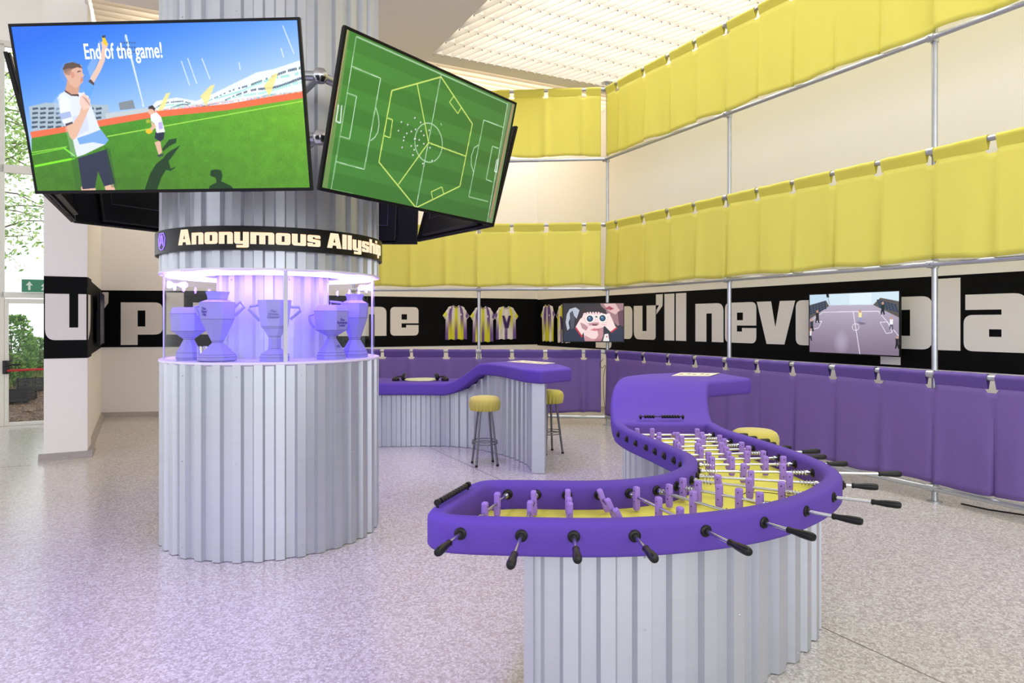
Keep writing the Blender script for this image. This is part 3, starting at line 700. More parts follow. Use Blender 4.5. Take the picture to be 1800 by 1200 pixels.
# ------------------------------------------------------------------ corrugated walls
def corrugated(path, ztop, z0, parent, name='corrugated_sheet', pitch=.137, depth=.028, closed=False, side=1, ribs=8, m=M_corr):
    """path Nx2; ztop float or per point; trapezoid profile; ribs per sheet"""
    P = np.array(path, float); zt = np.array(ztop if hasattr(ztop, '__len__') else [ztop]*len(P), float)
    if closed: P = np.vstack([P, P[:1]]); zt = np.r_[zt, zt[0]]
    L = np.r_[0, np.cumsum(np.linalg.norm(np.diff(P, axis=0), axis=1))]; tot = L[-1]
    nr = max(1, round(tot/pitch)); pt_ = tot/nr
    prof = [(0, 0), (.40, 0), (.49, 1), (.91, 1)]
    S_ = []; D = []
    for k in range(nr):
        for a, d_ in prof: S_.append((k+a)*pt_); D.append(d_)
    S_.append(tot); D.append(0)
    S_ = np.array(S_); X = np.interp(S_, L, P[:, 0]); Y = np.interp(S_, L, P[:, 1]); Z = np.interp(S_, L, zt)
    e = pt_*.5; Tx = np.interp(np.minimum(S_+e, tot), L, P[:, 0])-np.interp(np.maximum(S_-e, 0), L, P[:, 0])
    Ty = np.interp(np.minimum(S_+e, tot), L, P[:, 1])-np.interp(np.maximum(S_-e, 0), L, P[:, 1])
    n = np.hypot(Tx, Ty); nx, ny = Ty/n*side, -Tx/n*side
    X = X-nx*depth*np.array(D); Y = Y-ny*depth*np.array(D)
    step = ribs*4; scr = MB()
    for i in range(0, len(S_)-1, step):
        j = min(len(S_)-1, i+step); mb = MB(); idx = list(range(i, j+1)); nn = len(idx); th = .003
        vs = [(X[a], Y[a], z0) for a in idx]+[(X[a], Y[a], Z[a]) for a in idx]+[(X[a]-nx[a]*th, Y[a]-ny[a]*th, z0) for a in idx]+[(X[a]-nx[a]*th, Y[a]-ny[a]*th, Z[a]) for a in idx]
        fs = []
        for a in range(nn-1):
            fs += [(a, a+1, nn+a+1, nn+a), (2*nn+a+1, 2*nn+a, 3*nn+a, 3*nn+a+1), (nn+a, nn+a+1, 3*nn+a+1, 3*nn+a), (a+1, a, 2*nn+a, 2*nn+a+1)]
        fs += [(0, nn, 3*nn, 2*nn), (nn-1, 3*nn-1, 4*nn-1, 2*nn-1)]
        mb.add(vs, fs).build(name, m, parent)
    for i in range(0, len(S_)-4, 12):
        for f in (.06, .5, .94):
            s_ = (S_[i]+S_[i+1])/2; x = np.interp(s_, L, P[:, 0]); y = np.interp(s_, L, P[:, 1]); z = z0+(Z[i]-z0)*f
            ox, oy = nx[i], ny[i]; Mx = Matrix(((-oy, 0, ox, x), (ox, 0, oy, y), (0, 1, 0, z), (0, 0, 0, 1)))
            k = len(scr.v); scr.lathe([(.005, -.001), (.005, .003), (.002, .005)], 6); scr.v[k:] = [tuple(Mx @ Vector(v)) for v in scr.v[k:]]
    if scr.v: tag(scr.build('screws', M_pipe, parent), kind='stuff')

def circ(c, r, n=160, a0=0., a1=2*PI): return [(c[0]+r*math.cos(t), c[1]+r*math.sin(t)) for t in np.linspace(a0, a1, n, endpoint=(abs(a1-a0) < 6.2))]
CC = (-1.796, 5.156); CR = .775
col = empty('display_column', (CC[0], CC[1], 0), 'large round column clad in corrugated aluminium with a lit trophy showcase', 'column')
corrugated(circ(CC, CR), 1.275, 0.004, col, closed=True, side=-1 if False else 1, ribs=9)
corrugated(circ(CC, CR), HC, 1.895, col, closed=True, ribs=9)
corrugated(circ(CC, .40, 100), 1.885, 1.29, col, closed=True, ribs=7, name='core_sheet', m=mat('white_corrugated_core', rgb(196,196,214), .4, .2))
M_shelf = mat('showcase_shelf', rgb(222,214,238), .4)
MB().lathe([(.01, 1.262), (CR-.03, 1.262), (CR+.004, 1.275), (CR+.004, 1.288), (CR-.004, 1.29), (.01, 1.29)], 96, (CC[0], CC[1], 0)).build('showcase_floor', M_shelf, col)
MB().lathe([(.41, 1.885), (.77, 1.885), (CR+.004, 1.887), (CR+.004, 1.9), (.41, 1.9), (.41, 1.885)], 96, (CC[0], CC[1], 0), cap=False).build('showcase_top', mat('showcase_top', rgb(225,222,235), .5), col)
M_led = mat('violet_led_strip', (0,0,0,1), .5, emit=((.46, .32, 1.0, 1), 5))
MB().lathe([(.50, 1.872), (.735, 1.872), (.735, 1.884), (.50, 1.884), (.50, 1.872)], 96, (CC[0], CC[1], 0), cap=False).build('led_ring', M_led, col)
def ang_at(px, r=CR):                             # azimuth on the column seen at a photo column
    u = (px-900)/1200; d = np.array([u, 1])/math.hypot(u, 1); c = np.array(CC); b = d@c; disc = b*b-(c@c-r*r); 
    tt = b-math.sqrt(max(disc, 0)); p = d*tt-c; return math.atan2(p[1], p[0])
GR = .745; seam = ang_at(502, GR)
def arcwall(mb, r, a0, a1, z0, z1, th, n=48):
    ts = np.linspace(a0, a1, n); k = n
    vs = [(CC[0]+q*math.cos(t), CC[1]+q*math.sin(t), z) for q, z in ((r, z0), (r, z1), (r-th, z1), (r-th, z0)) for t in ts]
    fs = []
    for a in range(4):
        b = (a+1) % 4
        for i in range(n-1): fs.append((a*k+i, a*k+i+1, b*k+i+1, b*k+i))
    fs += [(0, k, 2*k, 3*k), (k-1, 4*k-1, 3*k-1, 2*k-1)]
    mb.add(vs, fs)
for i in range(4):
    mb = MB(); arcwall(mb, GR, seam+i*PI/2+.006, seam+(i+1)*PI/2-.006, 1.29, 1.885, .003); mb.build('glass_panel', M_glass, col, smooth=True)
    t_ = seam+i*PI/2; mb = MB(); arcwall(mb, GR+.004, t_-.0175, t_+.0175, 1.29, 1.885, .01, 5); mb.build('joint_strip', mat('grey_strip', rgb(196,198,204), .5), col)
# LED sign
sign = empty('led_sign', (CC[0], CC[1], 2.0), 'curved black LED ticker reading Anonymous Allyship around the column', 'sign')
SR = .80
sb = MB(); arcwall(sb, SR, 0, 2*PI, 2.012, 2.166, .02, 128); sb.build('display_band', M_plastic, sign, smooth=True)
M_ledt = bpy.data.materials.new('led_text'); M_ledt.use_nodes = True
t = M_ledt.node_tree; p = t.nodes['Principled BSDF']; p.inputs['Base Color'].default_value = (.02,.02,.02,1)
tc = t.nodes.new('ShaderNodeTexCoord'); wv = t.nodes.new('ShaderNodeTexWave'); wv.bands_direction = 'Z'; wv.inputs['Scale'].default_value = 33
rp = t.nodes.new('ShaderNodeValToRGB'); rp.color_ramp.elements[0].color = (1.0, .50, .22, 1); rp.color_ramp.elements[1].color = (1, .92, .74, 1)
t.links.new(tc.outputs['Object'], wv.inputs[0]); t.links.new(wv.outputs[0], rp.inputs[0]); t.links.new(rp.outputs[0], p.inputs['Emission Color']); p.inputs['Emission Strength'].default_value = 1.1
a = ang_at(314, SR); aE = ang_at(563, SR); txt = 'Anonymous'
def adv(s): return sum(GL[c][0]+.1 for c in s)-.1
sc = (aE-a)*SR/adv(txt); xh = .076; zb_ = 2.05
def curved(ch, arc0):
    me = glyph_mesh(ch, sc, xh, M_ledt, .001)
    for v in me.vertices:
        th = a+(arc0+v.co.x)/SR; r = SR+.002+v.co.z; v.co = (r*math.cos(th), r*math.sin(th), zb_-2.0+v.co.y)
    o = bpy.data.objects.new('letter', me); C.objects.link(o); o.parent = sign
s_ = 0
for ch in 'Anonymous Allyship':
    if ch == ' ': s_ += .45*sc; continue
    curved(ch, s_); s_ += (GL[ch][0]+.1)*sc
# violet emblem at the left end of the ticker
M_em = mat('violet_led', (0,0,0,1), .5, emit=(rgb(150,120,255), 1.5))
am = ang_at(284.5, SR); emb = MB()
def cy(x, z): th = am+x/SR; return ((SR+.003)*math.cos(th)+CC[0], (SR+.003)*math.sin(th)+CC[1], 2.089+z)
for pl in ([(-.035,.02),(-.02,.055),(.02,.055),(.035,.02),(.03,-.03),(.012,-.055),(-.012,-.055),(-.03,-.03),(-.035,.02)], [(-.02,-.03),(0,.0),(0,.05)], [(0,0),(.02,-.03)], [(-.018,-.02),(-.01,.04)], [(.018,-.02),(.01,.04)]):
    emb.tube([cy(x*1.6, z) for x, z in pl], .003, 6)
emb.build('emblem', M_em, sign)

# showcase light: violet lamps that spill out onto the floor
for k in range(12):
    th = k*PI/6+.3
    l = bpy.data.lights.new('showcase_lamp', 'POINT'); l.energy = 4.2; l.color = (.26, .13, 1.0); l.specular_factor = 0; l.shadow_soft_size = .03
    o = bpy.data.objects.new('showcase_lamp', l); C.objects.link(o); o.location = (CC[0]+.715*math.cos(th), CC[1]+.715*math.sin(th), 1.84)

# ---- trophies
M_tr = mat('lilac_card', rgb(150,142,222), .7); M_ink = mat('blue_ink', rgb(70,50,170), .6); M_seam = mat('seam', rgb(88,80,130), .7)
def trophy(px, dist, prof, lab, text=None, tside=0., handles=(), seg=8, rot=.3, emb=None, s=1.0):
    """prof: (half width px, y px) read from the photo at about 265 px per metre"""
    u = (px-900)/1200; dd = np.array([u, 1])/math.hypot(u, 1); tt = dist; c = dd*tt
    k = c[1]/1200; z0 = 1.2905; yb = prof[-1][1]
    pr = [(max(.004, h*k*s), z0+(yb-y)*k*s) for h, y in prof][::-1]
    root = empty('trophy', (c[0], c[1], z0), lab, 'trophy')
    toward = math.atan2(-c[1], -c[0])
    # open rim
    rim = pr[-1]; pr2 = pr+[(rim[0]-.006, rim[1]-.001), (rim[0]*.8, rim[1]-.05)]
    MB().lathe(pr2, seg, (c[0], c[1], 0), ph=toward+rot).build('cup', M_tr, root, bevel=.0015)
    sm = MB()
    for r, z in pr[1:-1]: sm.lathe([(r+.0012, z-.0012), (r+.0012, z+.0012)], seg, (c[0], c[1], 0), cap=False, ph=toward+rot)
    tag(sm.build('seams', M_seam, root), kind='stuff')
    sidev = np.array([-dd[1], dd[0]])             # to the viewer's left is +sidev
    for hd in handles:
        sg, pts, wdt = hd
        pp = [(c[0]-sidev[0]*x*k*s*1.0, c[1]-sidev[1]*x*k*s, z0+(yb-y)*k*s) for x, y in pts]
        h = MB(); n = np.array([-dd[0], -dd[1]])*.012
        h.tube([(a_, b_, c_) for a_, b_, c_ in pp], wdt, 6).build('handle', M_tr, root)
    fr_ = np.array([math.cos(toward+tside), math.sin(toward+tside)]); tx = np.array([-fr_[1], fr_[0]])
    def put(me, r, z, name, tilt=0):
        o = bpy.data.objects.new(name, me); C.objects.link(o); o.parent = root
        M = Matrix(((tx[0], 0, fr_[0], fr_[0]*r), (tx[1], 0, fr_[1], fr_[1]*r), (0, 1, 0, z-z0), (0, 0, 0, 1)))
        o.matrix_local = M @ Matrix.Rotation(tilt, 4, 'X')
    if text: put(text_mesh(text[0], .024, M_ink, off=.0004, space=.8), text[1]*k*s*.924+.003, z0+(yb-text[2])*k*s, 'lettering', text[3])
    if emb:
        e = MB()
        ring = [(.013*math.cos(t), .009*math.sin(t), 0) for t in np.linspace(0, 2*PI, 13)]
        e.tube(ring, .0016, 5); e.tube([(-.006,-.004,0),(0,.005,0),(.006,-.004,0)], .0016, 5)
        put(e.mesh('emblem', M_ink), emb[0]*k*s*.924+.002, z0+(yb-emb[1])*k*s, 'emblem', emb[2])
trophy(332, 5.20, [(27,540),(31,551),(29,581),(12,593),(9,596),(21,619),(22,628),(20,632)], 'lilac paper goblet trophy at the left end of the showcase', handles=((1, [(27,548),(36,536),(40,536),(38,545),(30,556)], .011),))
trophy(382.5, 4.94, [(21,514),(15,527),(31,533),(29,562),(11,600),(9,603),(31,624),(33,628),(33,634),(30,636)], 'tallest lilac trophy, a flared vase with angled handles, left of centre', ('The\nSilent\nAlly', 30, 546, .07), -.878,
       ((1, [(28,556),(43,541),(37,531),(28,540)], .012), (-1, [(-28,540),(-36,540),(-30,556)], .011)), emb=(22, 617, -.8))
trophy(483, 4.83, [(30,529),(24,575),(21,578),(12,592),(11,594),(11,614),(24,624),(26,629),(26,636)], 'lilac cup trophy with two angled handles in the centre of the showcase', ('The\nWorst\nCheater', 28.6, 551, .13), -.093,
       ((1, [(27,541),(41,541),(43,548),(26,563)], .011), (-1, [(-27,538),(-40,540),(-43,545),(-25,566)], .011)), emb=(17, 620, -.9))
trophy(583, 4.97, [(24,539),(31,550),(28,583),(8,594),(8,597),(24,622),(26,627),(26,634)], 'lilac goblet trophy with a single curled handle on the left, right of centre', ('The\nRomantic\nLoser', 30, 567, .09), .692,
       ((-1, [(-30,555),(-38,558),(-37,568),(-29,580)], .010),), emb=(19, 611, -.6))
trophy(623.5, 5.22, [(17,521),(13,531),(25,537),(23,562),(11,597),(10,600),(22,620),(24,626),(24,631)], 'lilac vase trophy at the right end of the showcase', handles=((-1, [(-22,536),(-42,534),(-40,541),(-24,545)], .010),))
# clear acrylic blocks
M_acr = mat('clear_acrylic', (1,1,1,1), .05); M_acr.node_tree.nodes['Principled BSDF'].inputs['Transmission Weight'].default_value = 1
for px, y0, lab in ((350, 607, 'small clear acrylic upright beside the goblet trophy'), (360.5, 607, 'small clear acrylic upright against the tallest trophy')):
    u = (px-900)/1200; c = np.array([u, 1])*4.53; 
    tag(MB().box((c[0]-.012, c[1]-.008, 1.2905), (c[0]+.012, c[1]+.008, 1.39)).build('acrylic_block', M_acr, bevel=.002), lab, 'block')

# ------------------------------------------------------------------ screens
def frame_M(center, a, b):
    a = Vector(a).normalized(); b = Vector(b); b = (b-a*b.dot(a)).normalized(); n = a.cross(b)
    return Matrix(((a.x, b.x, n.x, center[0]), (a.y, b.y, n.y, center[1]), (a.z, b.z, n.z, center[2]), (0, 0, 0, 1)))
def tv(M, W, H, lab, img=None, bz=.014, dep=.045, group=None, name='wall_screen', glow=None):
    root = bpy.data.objects.new(name, None); C.objects.link(root); root.matrix_world = M; root.empty_display_size = .05
    tag(root, lab, 'screen', group)
    L = dict(parent=root, local=True)
    f = MB(); h = bz
    f.box((-W/2,-H/2,-.018),(-W/2+h,H/2,.003)).box((W/2-h,-H/2,-.018),(W/2,H/2,.003)).box((-W/2+h,H/2-h,-.018),(W/2-h,H/2,.003)).box((-W/2+h,-H/2,-.018),(W/2-h,-H/2+h*1.15,.003))
    f.build('bezel', M_bez, bevel=.0015, **L)
    MB().box((-W/2+.004,-H/2+.004,-.03),(W/2-.004,H/2-.004,-.018)).build('back_panel', M_back, bevel=.003, **L)
    MB().box((-W*.36,-H/2+.02,-dep-.03),(W*.36,H*.16,-.03)).build('rear_housing', M_back, bevel=.012, **L)
    # pressed line on the back
    rp_ = [(-W*.30,-H*.3),(W*.30,-H*.3),(W*.30,H*.08),(-W*.30,H*.08),(-W*.30,-H*.3)]
    MB().tube([(x, y, -dep-.031) for x, y in rp_], .004, 6).build('pressed_edge', mat('edge_grey', rgb(60,60,70), .3), **L)
    for s in (-1, 1):
        gm = MB()
        for k in range(4): gm.box((s*W*.28-.06+k*.03, -H/2-.0015, -.026), (s*W*.28-.06+k*.03+.02, -H/2+.002, -.012))
        gm.build('speaker_slot', mat('slot_grey', rgb(52,52,56), .5), **L)
    if img is not None:
        me = picture_mesh(img, W-2*h, H-2.1*h, glow or M_pic)
        o = bpy.data.objects.new('picture', me); C.objects.link(o); o.parent = root; o.location = (0, h*.05, .0006)
    else: MB().box((-W/2+h,-H/2+h,-.018),(W/2-h,H/2-h,.0005)).build('display_glass', M_bez, **L)
    return root

# picture 1: end of the game
def lerp(a, b, t): return [a[i]+(b[i]-a[i])*t for i in range(3)]
cv1 = Canvas(440, 250, 2, homog([(13.5,48.5),(518,36.5),(550.5,329),(71,335)]))
def sky(u, v):
    t = np.clip((u*.62+v*1.25-.12), 0, 1)**1.15
    return lerp((20,108,238), (214,234,254), t)
cv1.fill(sky)
rn = np.random.RandomState(5); g_ = cv1.poly
nz = rn.rand(500, 880)
def grass(u, v):
    lo = rn.rand(26, 60); lo = np.kron(lo, np.ones((20, 15)))[:500, :880]; lo = (lo+np.roll(lo, 7, 0)+np.roll(lo, 9, 1)+np.roll(lo, -8, 1)+np.roll(lo, -6, 0))/5-.5
    ii = (v*500).astype(int).clip(0, 499); jj = (u*880).astype(int).clip(0, 879)
    k = (rn.rand(*u.shape)-.5)*40+lo[ii, jj]*15; d = np.clip((v-.45)*2, 0, 1); r = np.clip((u-.3), 0, 1)
    return (66+70*r*(1-d*.6)+k*.6, 156+42*r-34*d+k, 20+18*r+k*.3)
# stadium
g_([(255,200),(275,178),(310,172),(345,178),(375,165),(405,150),(450,128),(480,122),(531,105),(537,170),(262,205)], (238,246,250))
def roof(x): return np.interp(x, [262,285,320,350,383,410,450,485,534], [194,181,174,180,168,155,139,129,112])
for x in np.arange(268, 533, 3.2):
    y = roof(x); H_ = (204-.13*(x-262))-y
    for k, c in enumerate(((70,96,118), (150,226,214), (236,246,250), (66,84,108), (168,232,224), (240,248,252), (120,190,196))):
        if rn.rand() < .82:
            wv_ = 2.2*math.sin(x*.06+k*1.3); y0 = y+3+k*H_*.125+wv_; g_([(x, y0), (x+2.9, y0-1), (x+2.9, y0+H_*.075), (x, y0+H_*.08)], c, .85)
    if rn.rand() < .8: g_([(x, 196-.13*(x-262)), (x+2.4, 195.6-.13*(x-262)), (x+2.4, 199-.13*(x-262)), (x, 199.4-.13*(x-262))], (150+80*rn.rand(), 130+60*rn.rand(), 170+60*rn.rand()), .7)
for x0 in (283, 361, 472): g_([(x0-9,182+20*(x0<300)-((x0-283)*.16)),(x0+8,165-((x0-283)*.18)),(x0+16,163-((x0-283)*.18)),(x0+2,200-((x0-283)*.16))], (250,235,140), .85)
g_([(50,188),(80,181),(118,183),(190,185),(196,215),(58,232)], (170,190,205)); 
for j in range(9):
    for k in range(5): g_([(56+j*14,190+k*8),(66+j*14,189+k*8),(67+j*14,192.5+k*8),(57+j*14,194+k*8)], (44,58,80), .8)
g_([(208,181),(233,176),(238,191),(211,194)], (132,142,150)); g_([(185,200),(260,190),(262,203),(188,212)], (196,206,212))
g_([(54,232),(120,222),(200,207),(262,197),(400,183),(536,160),(538,172),(400,194),(262,208),(200,219),(120,232),(57,243)], (240,112,70))
for j in range(24):
    x = 270+j*11; y = 200-(x-262)*.13; g_([(x,y-5),(x+6,y-6),(x+6,y-3),(x,y-2)], (255,200,180), .6)
g_([(57,243),(120,232),(200,219),(262,208),(400,194),(538,172),(556,336),(60,344)], (0,0,0), shade=grass)
cv1.line([(58,268),(120,258)], .006, (150,225,70)); cv1.line([(190,240),(533,178)], .006, (170,235,80)); cv1.line([(64,292),(135,278)], .013, (130,240,30)); cv1.line([(113,259),(138,277)], .010, (130,240,60)); cv1.line([(58,272),(118,260)], .006, (120,220,50))
cv1.line([(216,62),(252,188)], .011, (225,238,250)); cv1.line([(214,64),(250,184)], .004, (150,185,215))
for k, y in enumerate((75, 83, 91)):
    for j in range(6): g_([(208+j*4.6,y),(211+j*4.6,y-.5),(211+j*4.6,y+2.5),(208+j*4.6,y+3)], (60,95,150))
for a_, b_ in (((316,108),(332,150)),((327,103),(345,148)),((352,103),(368,140)),((493,46),(515,96)),((491,85),(497,102)),((418,110),(421,124))): cv1.line([a_, b_], .006, (235,244,252), .85)
# shadows on the grass
g_([(258,338),(268,305),(278,288),(290,278),(296,270),(304,264),(320,255),(308,272),(300,283),(304,296),(315,292),(304,300),(296,298),(288,312),(280,338)], (12,58,14))
g_([(287,262),(300,245),(313,243),(312,251),(300,257),(290,266)], (14,62,16))
g_([(371,338),(374,326),(386,320),(384,312),(374,308),(375,299),(384,297),(393,299),(396,308),(394,318),(412,326),(420,338)], (12,58,14))
# distant player
sk = (232,186,160)
g_([(274,250),(284,247),(288,268),(282,272)], sk); g_([(280,272),(291,270),(290,274),(281,276)], (60,66,74))
g_([(275,232),(291,233),(290,244),(284,249),(274,243)], (28,38,62)); g_([(265,201),(275,197),(284,206),(292,232),(277,234),(273,218),(266,212)], (238,240,252)); g_([(279,216),(286,214),(288,226),(281,228)], (190,180,235))
g_([(266,213),(276,222),(268,232),(262,229),(268,223)], sk); g_([(261,193),(269,192),(272,199),(265,202),(261,199)], sk); g_([(261,188),(268,185),(273,191),(272,196),(268,192),(261,192)], (60,44,44))
g_([(258,228),(264,226),(270,232),(264,236),(258,233)], (255,196,30)); g_([(257,211),(264,210),(266,215),(259,217)], (215,195,50), .7)
# near player, with the faint double image the screen shows
g_([(92,180),(104,164),(136,160),(150,175),(172,232),(180,250),(150,268),(128,276),(120,240),(112,215)], (200,222,246), .35)
g_([(102,124),(108,112),(122,108),(136,114),(140,136),(132,154),(116,150),(104,138)], (120,160,220), .4)
g_([(150,120),(160,100),(170,72),(174,76),(168,110),(158,140)], (190,210,240), .4)
g_([(128,276),(150,270),(152,332),(138,334)], (40,90,40), .35)
g_([(147,328),(170,322),(176,340),(150,340)], sk); g_([(188,325),(203,320),(210,340),(193,340)], sk)
g_([(140,278),(190,262),(207,322),(188,327),(176,300),(172,330),(150,332)], (38,46,72)); g_([(186,258),(196,262),(211,330),(200,328)], (30,70,40), .35)
g_([(102,168),(113,160),(142,164),(152,160),(157,180),(176,225),(193,246),(187,254),(150,272),(138,276),(128,240),(122,205),(115,222)], (226,234,250))
g_([(137,243),(158,236),(178,228),(193,246),(187,254),(165,250),(142,254)], (120,172,235)); g_([(104,200),(122,197),(126,205),(108,211)], (176,190,232)); g_([(128,205),(152,200),(158,228),(136,240)], (206,214,244), .7)
g_([(100,172),(108,166),(122,175),(126,213),(115,222),(107,208)], (236,240,252)); g_([(105,200),(123,196),(126,206),(108,211)], (170,186,230)); g_([(115,218),(128,214),(129,219),(117,223)], (70,60,80))
g_([(117,222),(129,217),(140,200),(144,178),(150,167),(158,178),(157,190),(150,208),(137,240),(130,247),(124,240)], sk); g_([(140,170),(147,165),(158,176),(157,190),(147,194),(139,184)], (240,205,190))
for k in range(4): cv1.line([(143+k*3,170+k*3),(153+k*2,176+k*4)], .004, (190,140,130))
g_([(146,162),(154,142),(162,148),(164,155),(158,170),(150,168)], (96,164,240)); g_([(153,144),(158,139),(164,147),(163,151)], (76,64,60))
g_([(156,139),(166,120),(172,104),(175,86),(173,76),(178,70),(186,78),(183,90),(181,108),(174,126),(163,146)], (236,198,180))
g_([(174,66),(179,66),(184,76),(185,82),(180,80),(176,74)], (255,202,20)); g_([(174,64),(180,63),(181,67),(175,68)], (50,60,80))
g_([(113,160),(116,142),(140,140),(136,166),(126,167)], (214,160,134)); g_([(113,159),(124,166),(137,166),(138,170),(124,169),(112,162)], (88,60,60))
g_([(110,118),(126,111),(140,116),(143,130),(146,133),(143,137),(144,144),(139,150),(132,156),(122,150),(114,138),(109,128)], (226,178,154))
g_([(107,122),(111,113),(124,110),(137,114),(142,121),(133,119),(124,122),(112,130)], (92,70,62)); g_([(108,124),(118,121),(124,122),(120,134),(112,132)], (170,128,108), .8)
g_([(122,128),(127,127),(129,134),(126,139),(122,135)], (216,150,130)); g_([(140,136),(144,138),(144,143),(139,146)], (210,140,120)); g_([(133,126),(139,125),(139,127),(133,128)], (80,56,50))
g_([(96,180),(104,170),(106,210),(100,205)], (160,190,235), .3)
T1 = frame_M((-1.7400, 3.403, 2.6137), (.99906, -.0431, .00375), (-.04924, -.2146, .97546))
tv1 = tv(T1, 1.45, .82, 'largest screen, a landscape display of two players under the words End of the game', cv1.out(), group=None)
tm = text_mesh('End of the game!', .102, mat('caption_white', (0,0,0,1), .5, emit=((1,1,1,1), 1.1)), sx=.57, off=.0013, ext=.0003)
h1 = homog([(8,43),(523,31),(556,334),(66,340)]); q = h1 @ np.array([215, 103, 1]); q = q[:2]/q[2]
link(tm, 'caption', tv1, ((q[0]-.5)*1.45, (.5-q[1])*.82, .0016), (0, 0, .0))

# picture 2: pitch from above
z2 = lambda pts: [(500+x/2.728, y/2.727) for x, y in pts]
cv2 = Canvas(300, 176, 3, homog([(624,54.5),(901.5,181),(855.5,390.5),(570.5,333.5)]))
def pitch(u, v):
    st = (np.floor(u*11)+0) % 2; tst = (np.floor(v*9)) % 2; k = (rn.rand(*u.shape)-.5)*7
    return (62+7*tst+k+8*v*0, 122+11*tst-16*u+k+6*(1-v), 48+6*tst+k)
cv2.fill(pitch)
wl = (196,226,196); yl = (222,240,120)
L2 = lambda pts, c=wl, w_=.0065: cv2.line(z2(pts), w_, c)
cv2.poly(z2([(340,150),(352,155),(215,925),(192,915)]), (128,150,90), .7); cv2.poly(z2([(1062,480),(1104,492),(978,1068),(945,1062)]), (150,170,130), .5)
L2([(1088,492),(962,1040)], (205,120,110), .012); L2([(1098,495),(975,1060)], (235,240,238), .012); L2([(1080,490),(952,1045)], (40,55,45), .006); L2([(343,150),(200,860)], (215,150,130), .006)
L2([(381,182),(1062,490),(945,1068)]); L2([(381,182),(235,918),(945,1068)], wl, .005)
L2([(762,358),(622,998)]); L2([(353,325),(484,380),(391,818),(262,784)]); L2([(325,453),(370,469),(329,674),(285,662)]); L2([(1038,604),(950,570),(867,940),(955,961)]); L2([(1012,705),(985,695),(950,855),(977,866)])
L2([(755,600),(752,590)]); 
el = [(692+63*math.cos(t), 684+94*math.sin(t)) for t in np.linspace(0, 2*PI, 40)]; L2(el)
L2([(457,522),(466,560),(468,600),(460,640),(445,665),(425,680)]); L2([(921,690),(900,705),(886,745),(884,785),(893,822)])
L2([(533,438),(762,368),(897,590),(828,890),(622,998),(460,782),(533,438)], yl, .0085); L2([(651,405),(692,684),(862,746)], yl, .008); L2([(692,684),(545,888)], yl, .008)
L2([(508,570),(531,578),(516,664),(490,655)], yl); L2([(816,460),(796,488),(832,542),(848,514)], yl); L2([(700,952),(695,920),(745,895),(752,928)], yl)
L2([(300,512),(290,598),(270,590),(285,510)], (240,245,245), .008); L2([(1010,752),(1000,820),(990,815),(1003,758)], (240,245,245), .008)
for x, y in ((634,567),(571,588),(600,600),(556,630),(594,642),(581,660),(578,676),(570,710),(615,632),(635,622),(660,630),(672,650),(628,668),(650,672),(640,700),(612,702),(625,720),(618,745),(670,690),(698,708),(705,770),(662,785),(697,625),(660,588),(632,668)):
    for (px_, py_) in z2([(x, y)]): cv2.ell((px_+.9, py_+.9), 1.1, 1.1, (24,40,26)); cv2.ell((px_, py_), 1.3, 1.5, (226,230,232))
T2 = frame_M((-.489, 4.09, 2.635), (.6066, .7949, -.017), (.2163, -.0951, .9717))
tv2 = tv(T2, 1.45, .84, 'landscape screen of a green football pitch seen from above, right of the largest screen', cv2.out(), bz=.016)
cols = lambda n, tilt: None
def tv_side(p, q, zb, tilt, H, lab):              # bottom corners p -> q seen from the front left to right
    p = Vector((p[0], p[1], zb)); q = Vector((q[0], q[1], zb)); a = (q-p).normalized(); n = a.cross(Vector((0,0,1)))   # outward
    b = (Vector((0,0,1))*math.cos(tilt)+n*math.sin(tilt)).normalized()
    return tv(frame_M((p+q)/2+b*H/2, a, b), (q-p).length, H, lab)
tv_side((-3.31, 5.13), (-2.745, 3.99), 2.30, math.radians(13), .82, 'dark screen edge at far left, facing away behind the largest screen')
tv_side((-2.60, 6.28), (-3.315, 5.16), 2.30, math.radians(13), .82, 'rear left screen showing its black back under the largest screen')
tv_side((-.90, 6.50), (-2.3, 6.50), 2.29, math.radians(12), .82, 'rear screen with its black back beside the column under the pitch screen')
tv_side((-.145, 5.37), (-.872, 6.38), 2.30, math.radians(16), .86, 'right rear screen, its black back showing under and beside the pitch screen')
# support ring
sr = empty('screen_mount', (CC[0], CC[1], 2.68), 'silver tube ring with ball joints holding the screens around the column', 'screen mount')
for z in (2.69, 3.07):
    V = [Vector((CC[0]+1.12*math.cos(math.radians(-57+60*k)), CC[1]+1.12*math.sin(math.radians(-57+60*k)), z)) for k in range(6)]
    for k in range(6):
        a_, b_ = V[k], V[(k+1) % 6]; MB().tube([a_, b_], .03, 14).build('ring_tube', M_pipe, sr, smooth=True)
        MB().lathe([(.002,-.05),(.03,-.042),(.048,-.015),(.048,.015),(.03,.042),(.002,.05)], 16, tuple(a_)).build('ball_joint', M_chrome, sr, smooth=True)
        i_ = Vector((CC[0]+.76*math.cos(math.radians(-57+60*k)), CC[1]+.76*math.sin(math.radians(-57+60*k)), z)); MB().tube([a_, i_], .022, 10).build('stand_off', M_pipe, sr, smooth=True)
for nm, c_, n_ in (('a', Vector((-1.74, 3.403, 2.61)), Vector((-.04,-.975,0))), ('b', Vector((-.489, 4.09, 2.63)), Vector((.77,-.593,0)))):
    for z in (2.69, 3.07):
        back = Vector((c_.x, c_.y, z))-n_*.10; ring = Vector((CC[0], CC[1], z))+n_.normalized()*.98
        if (back-ring).length > .05: MB().tube([ring, back], .02, 10).build('screen_arm', M_pipe, sr, smooth=True)

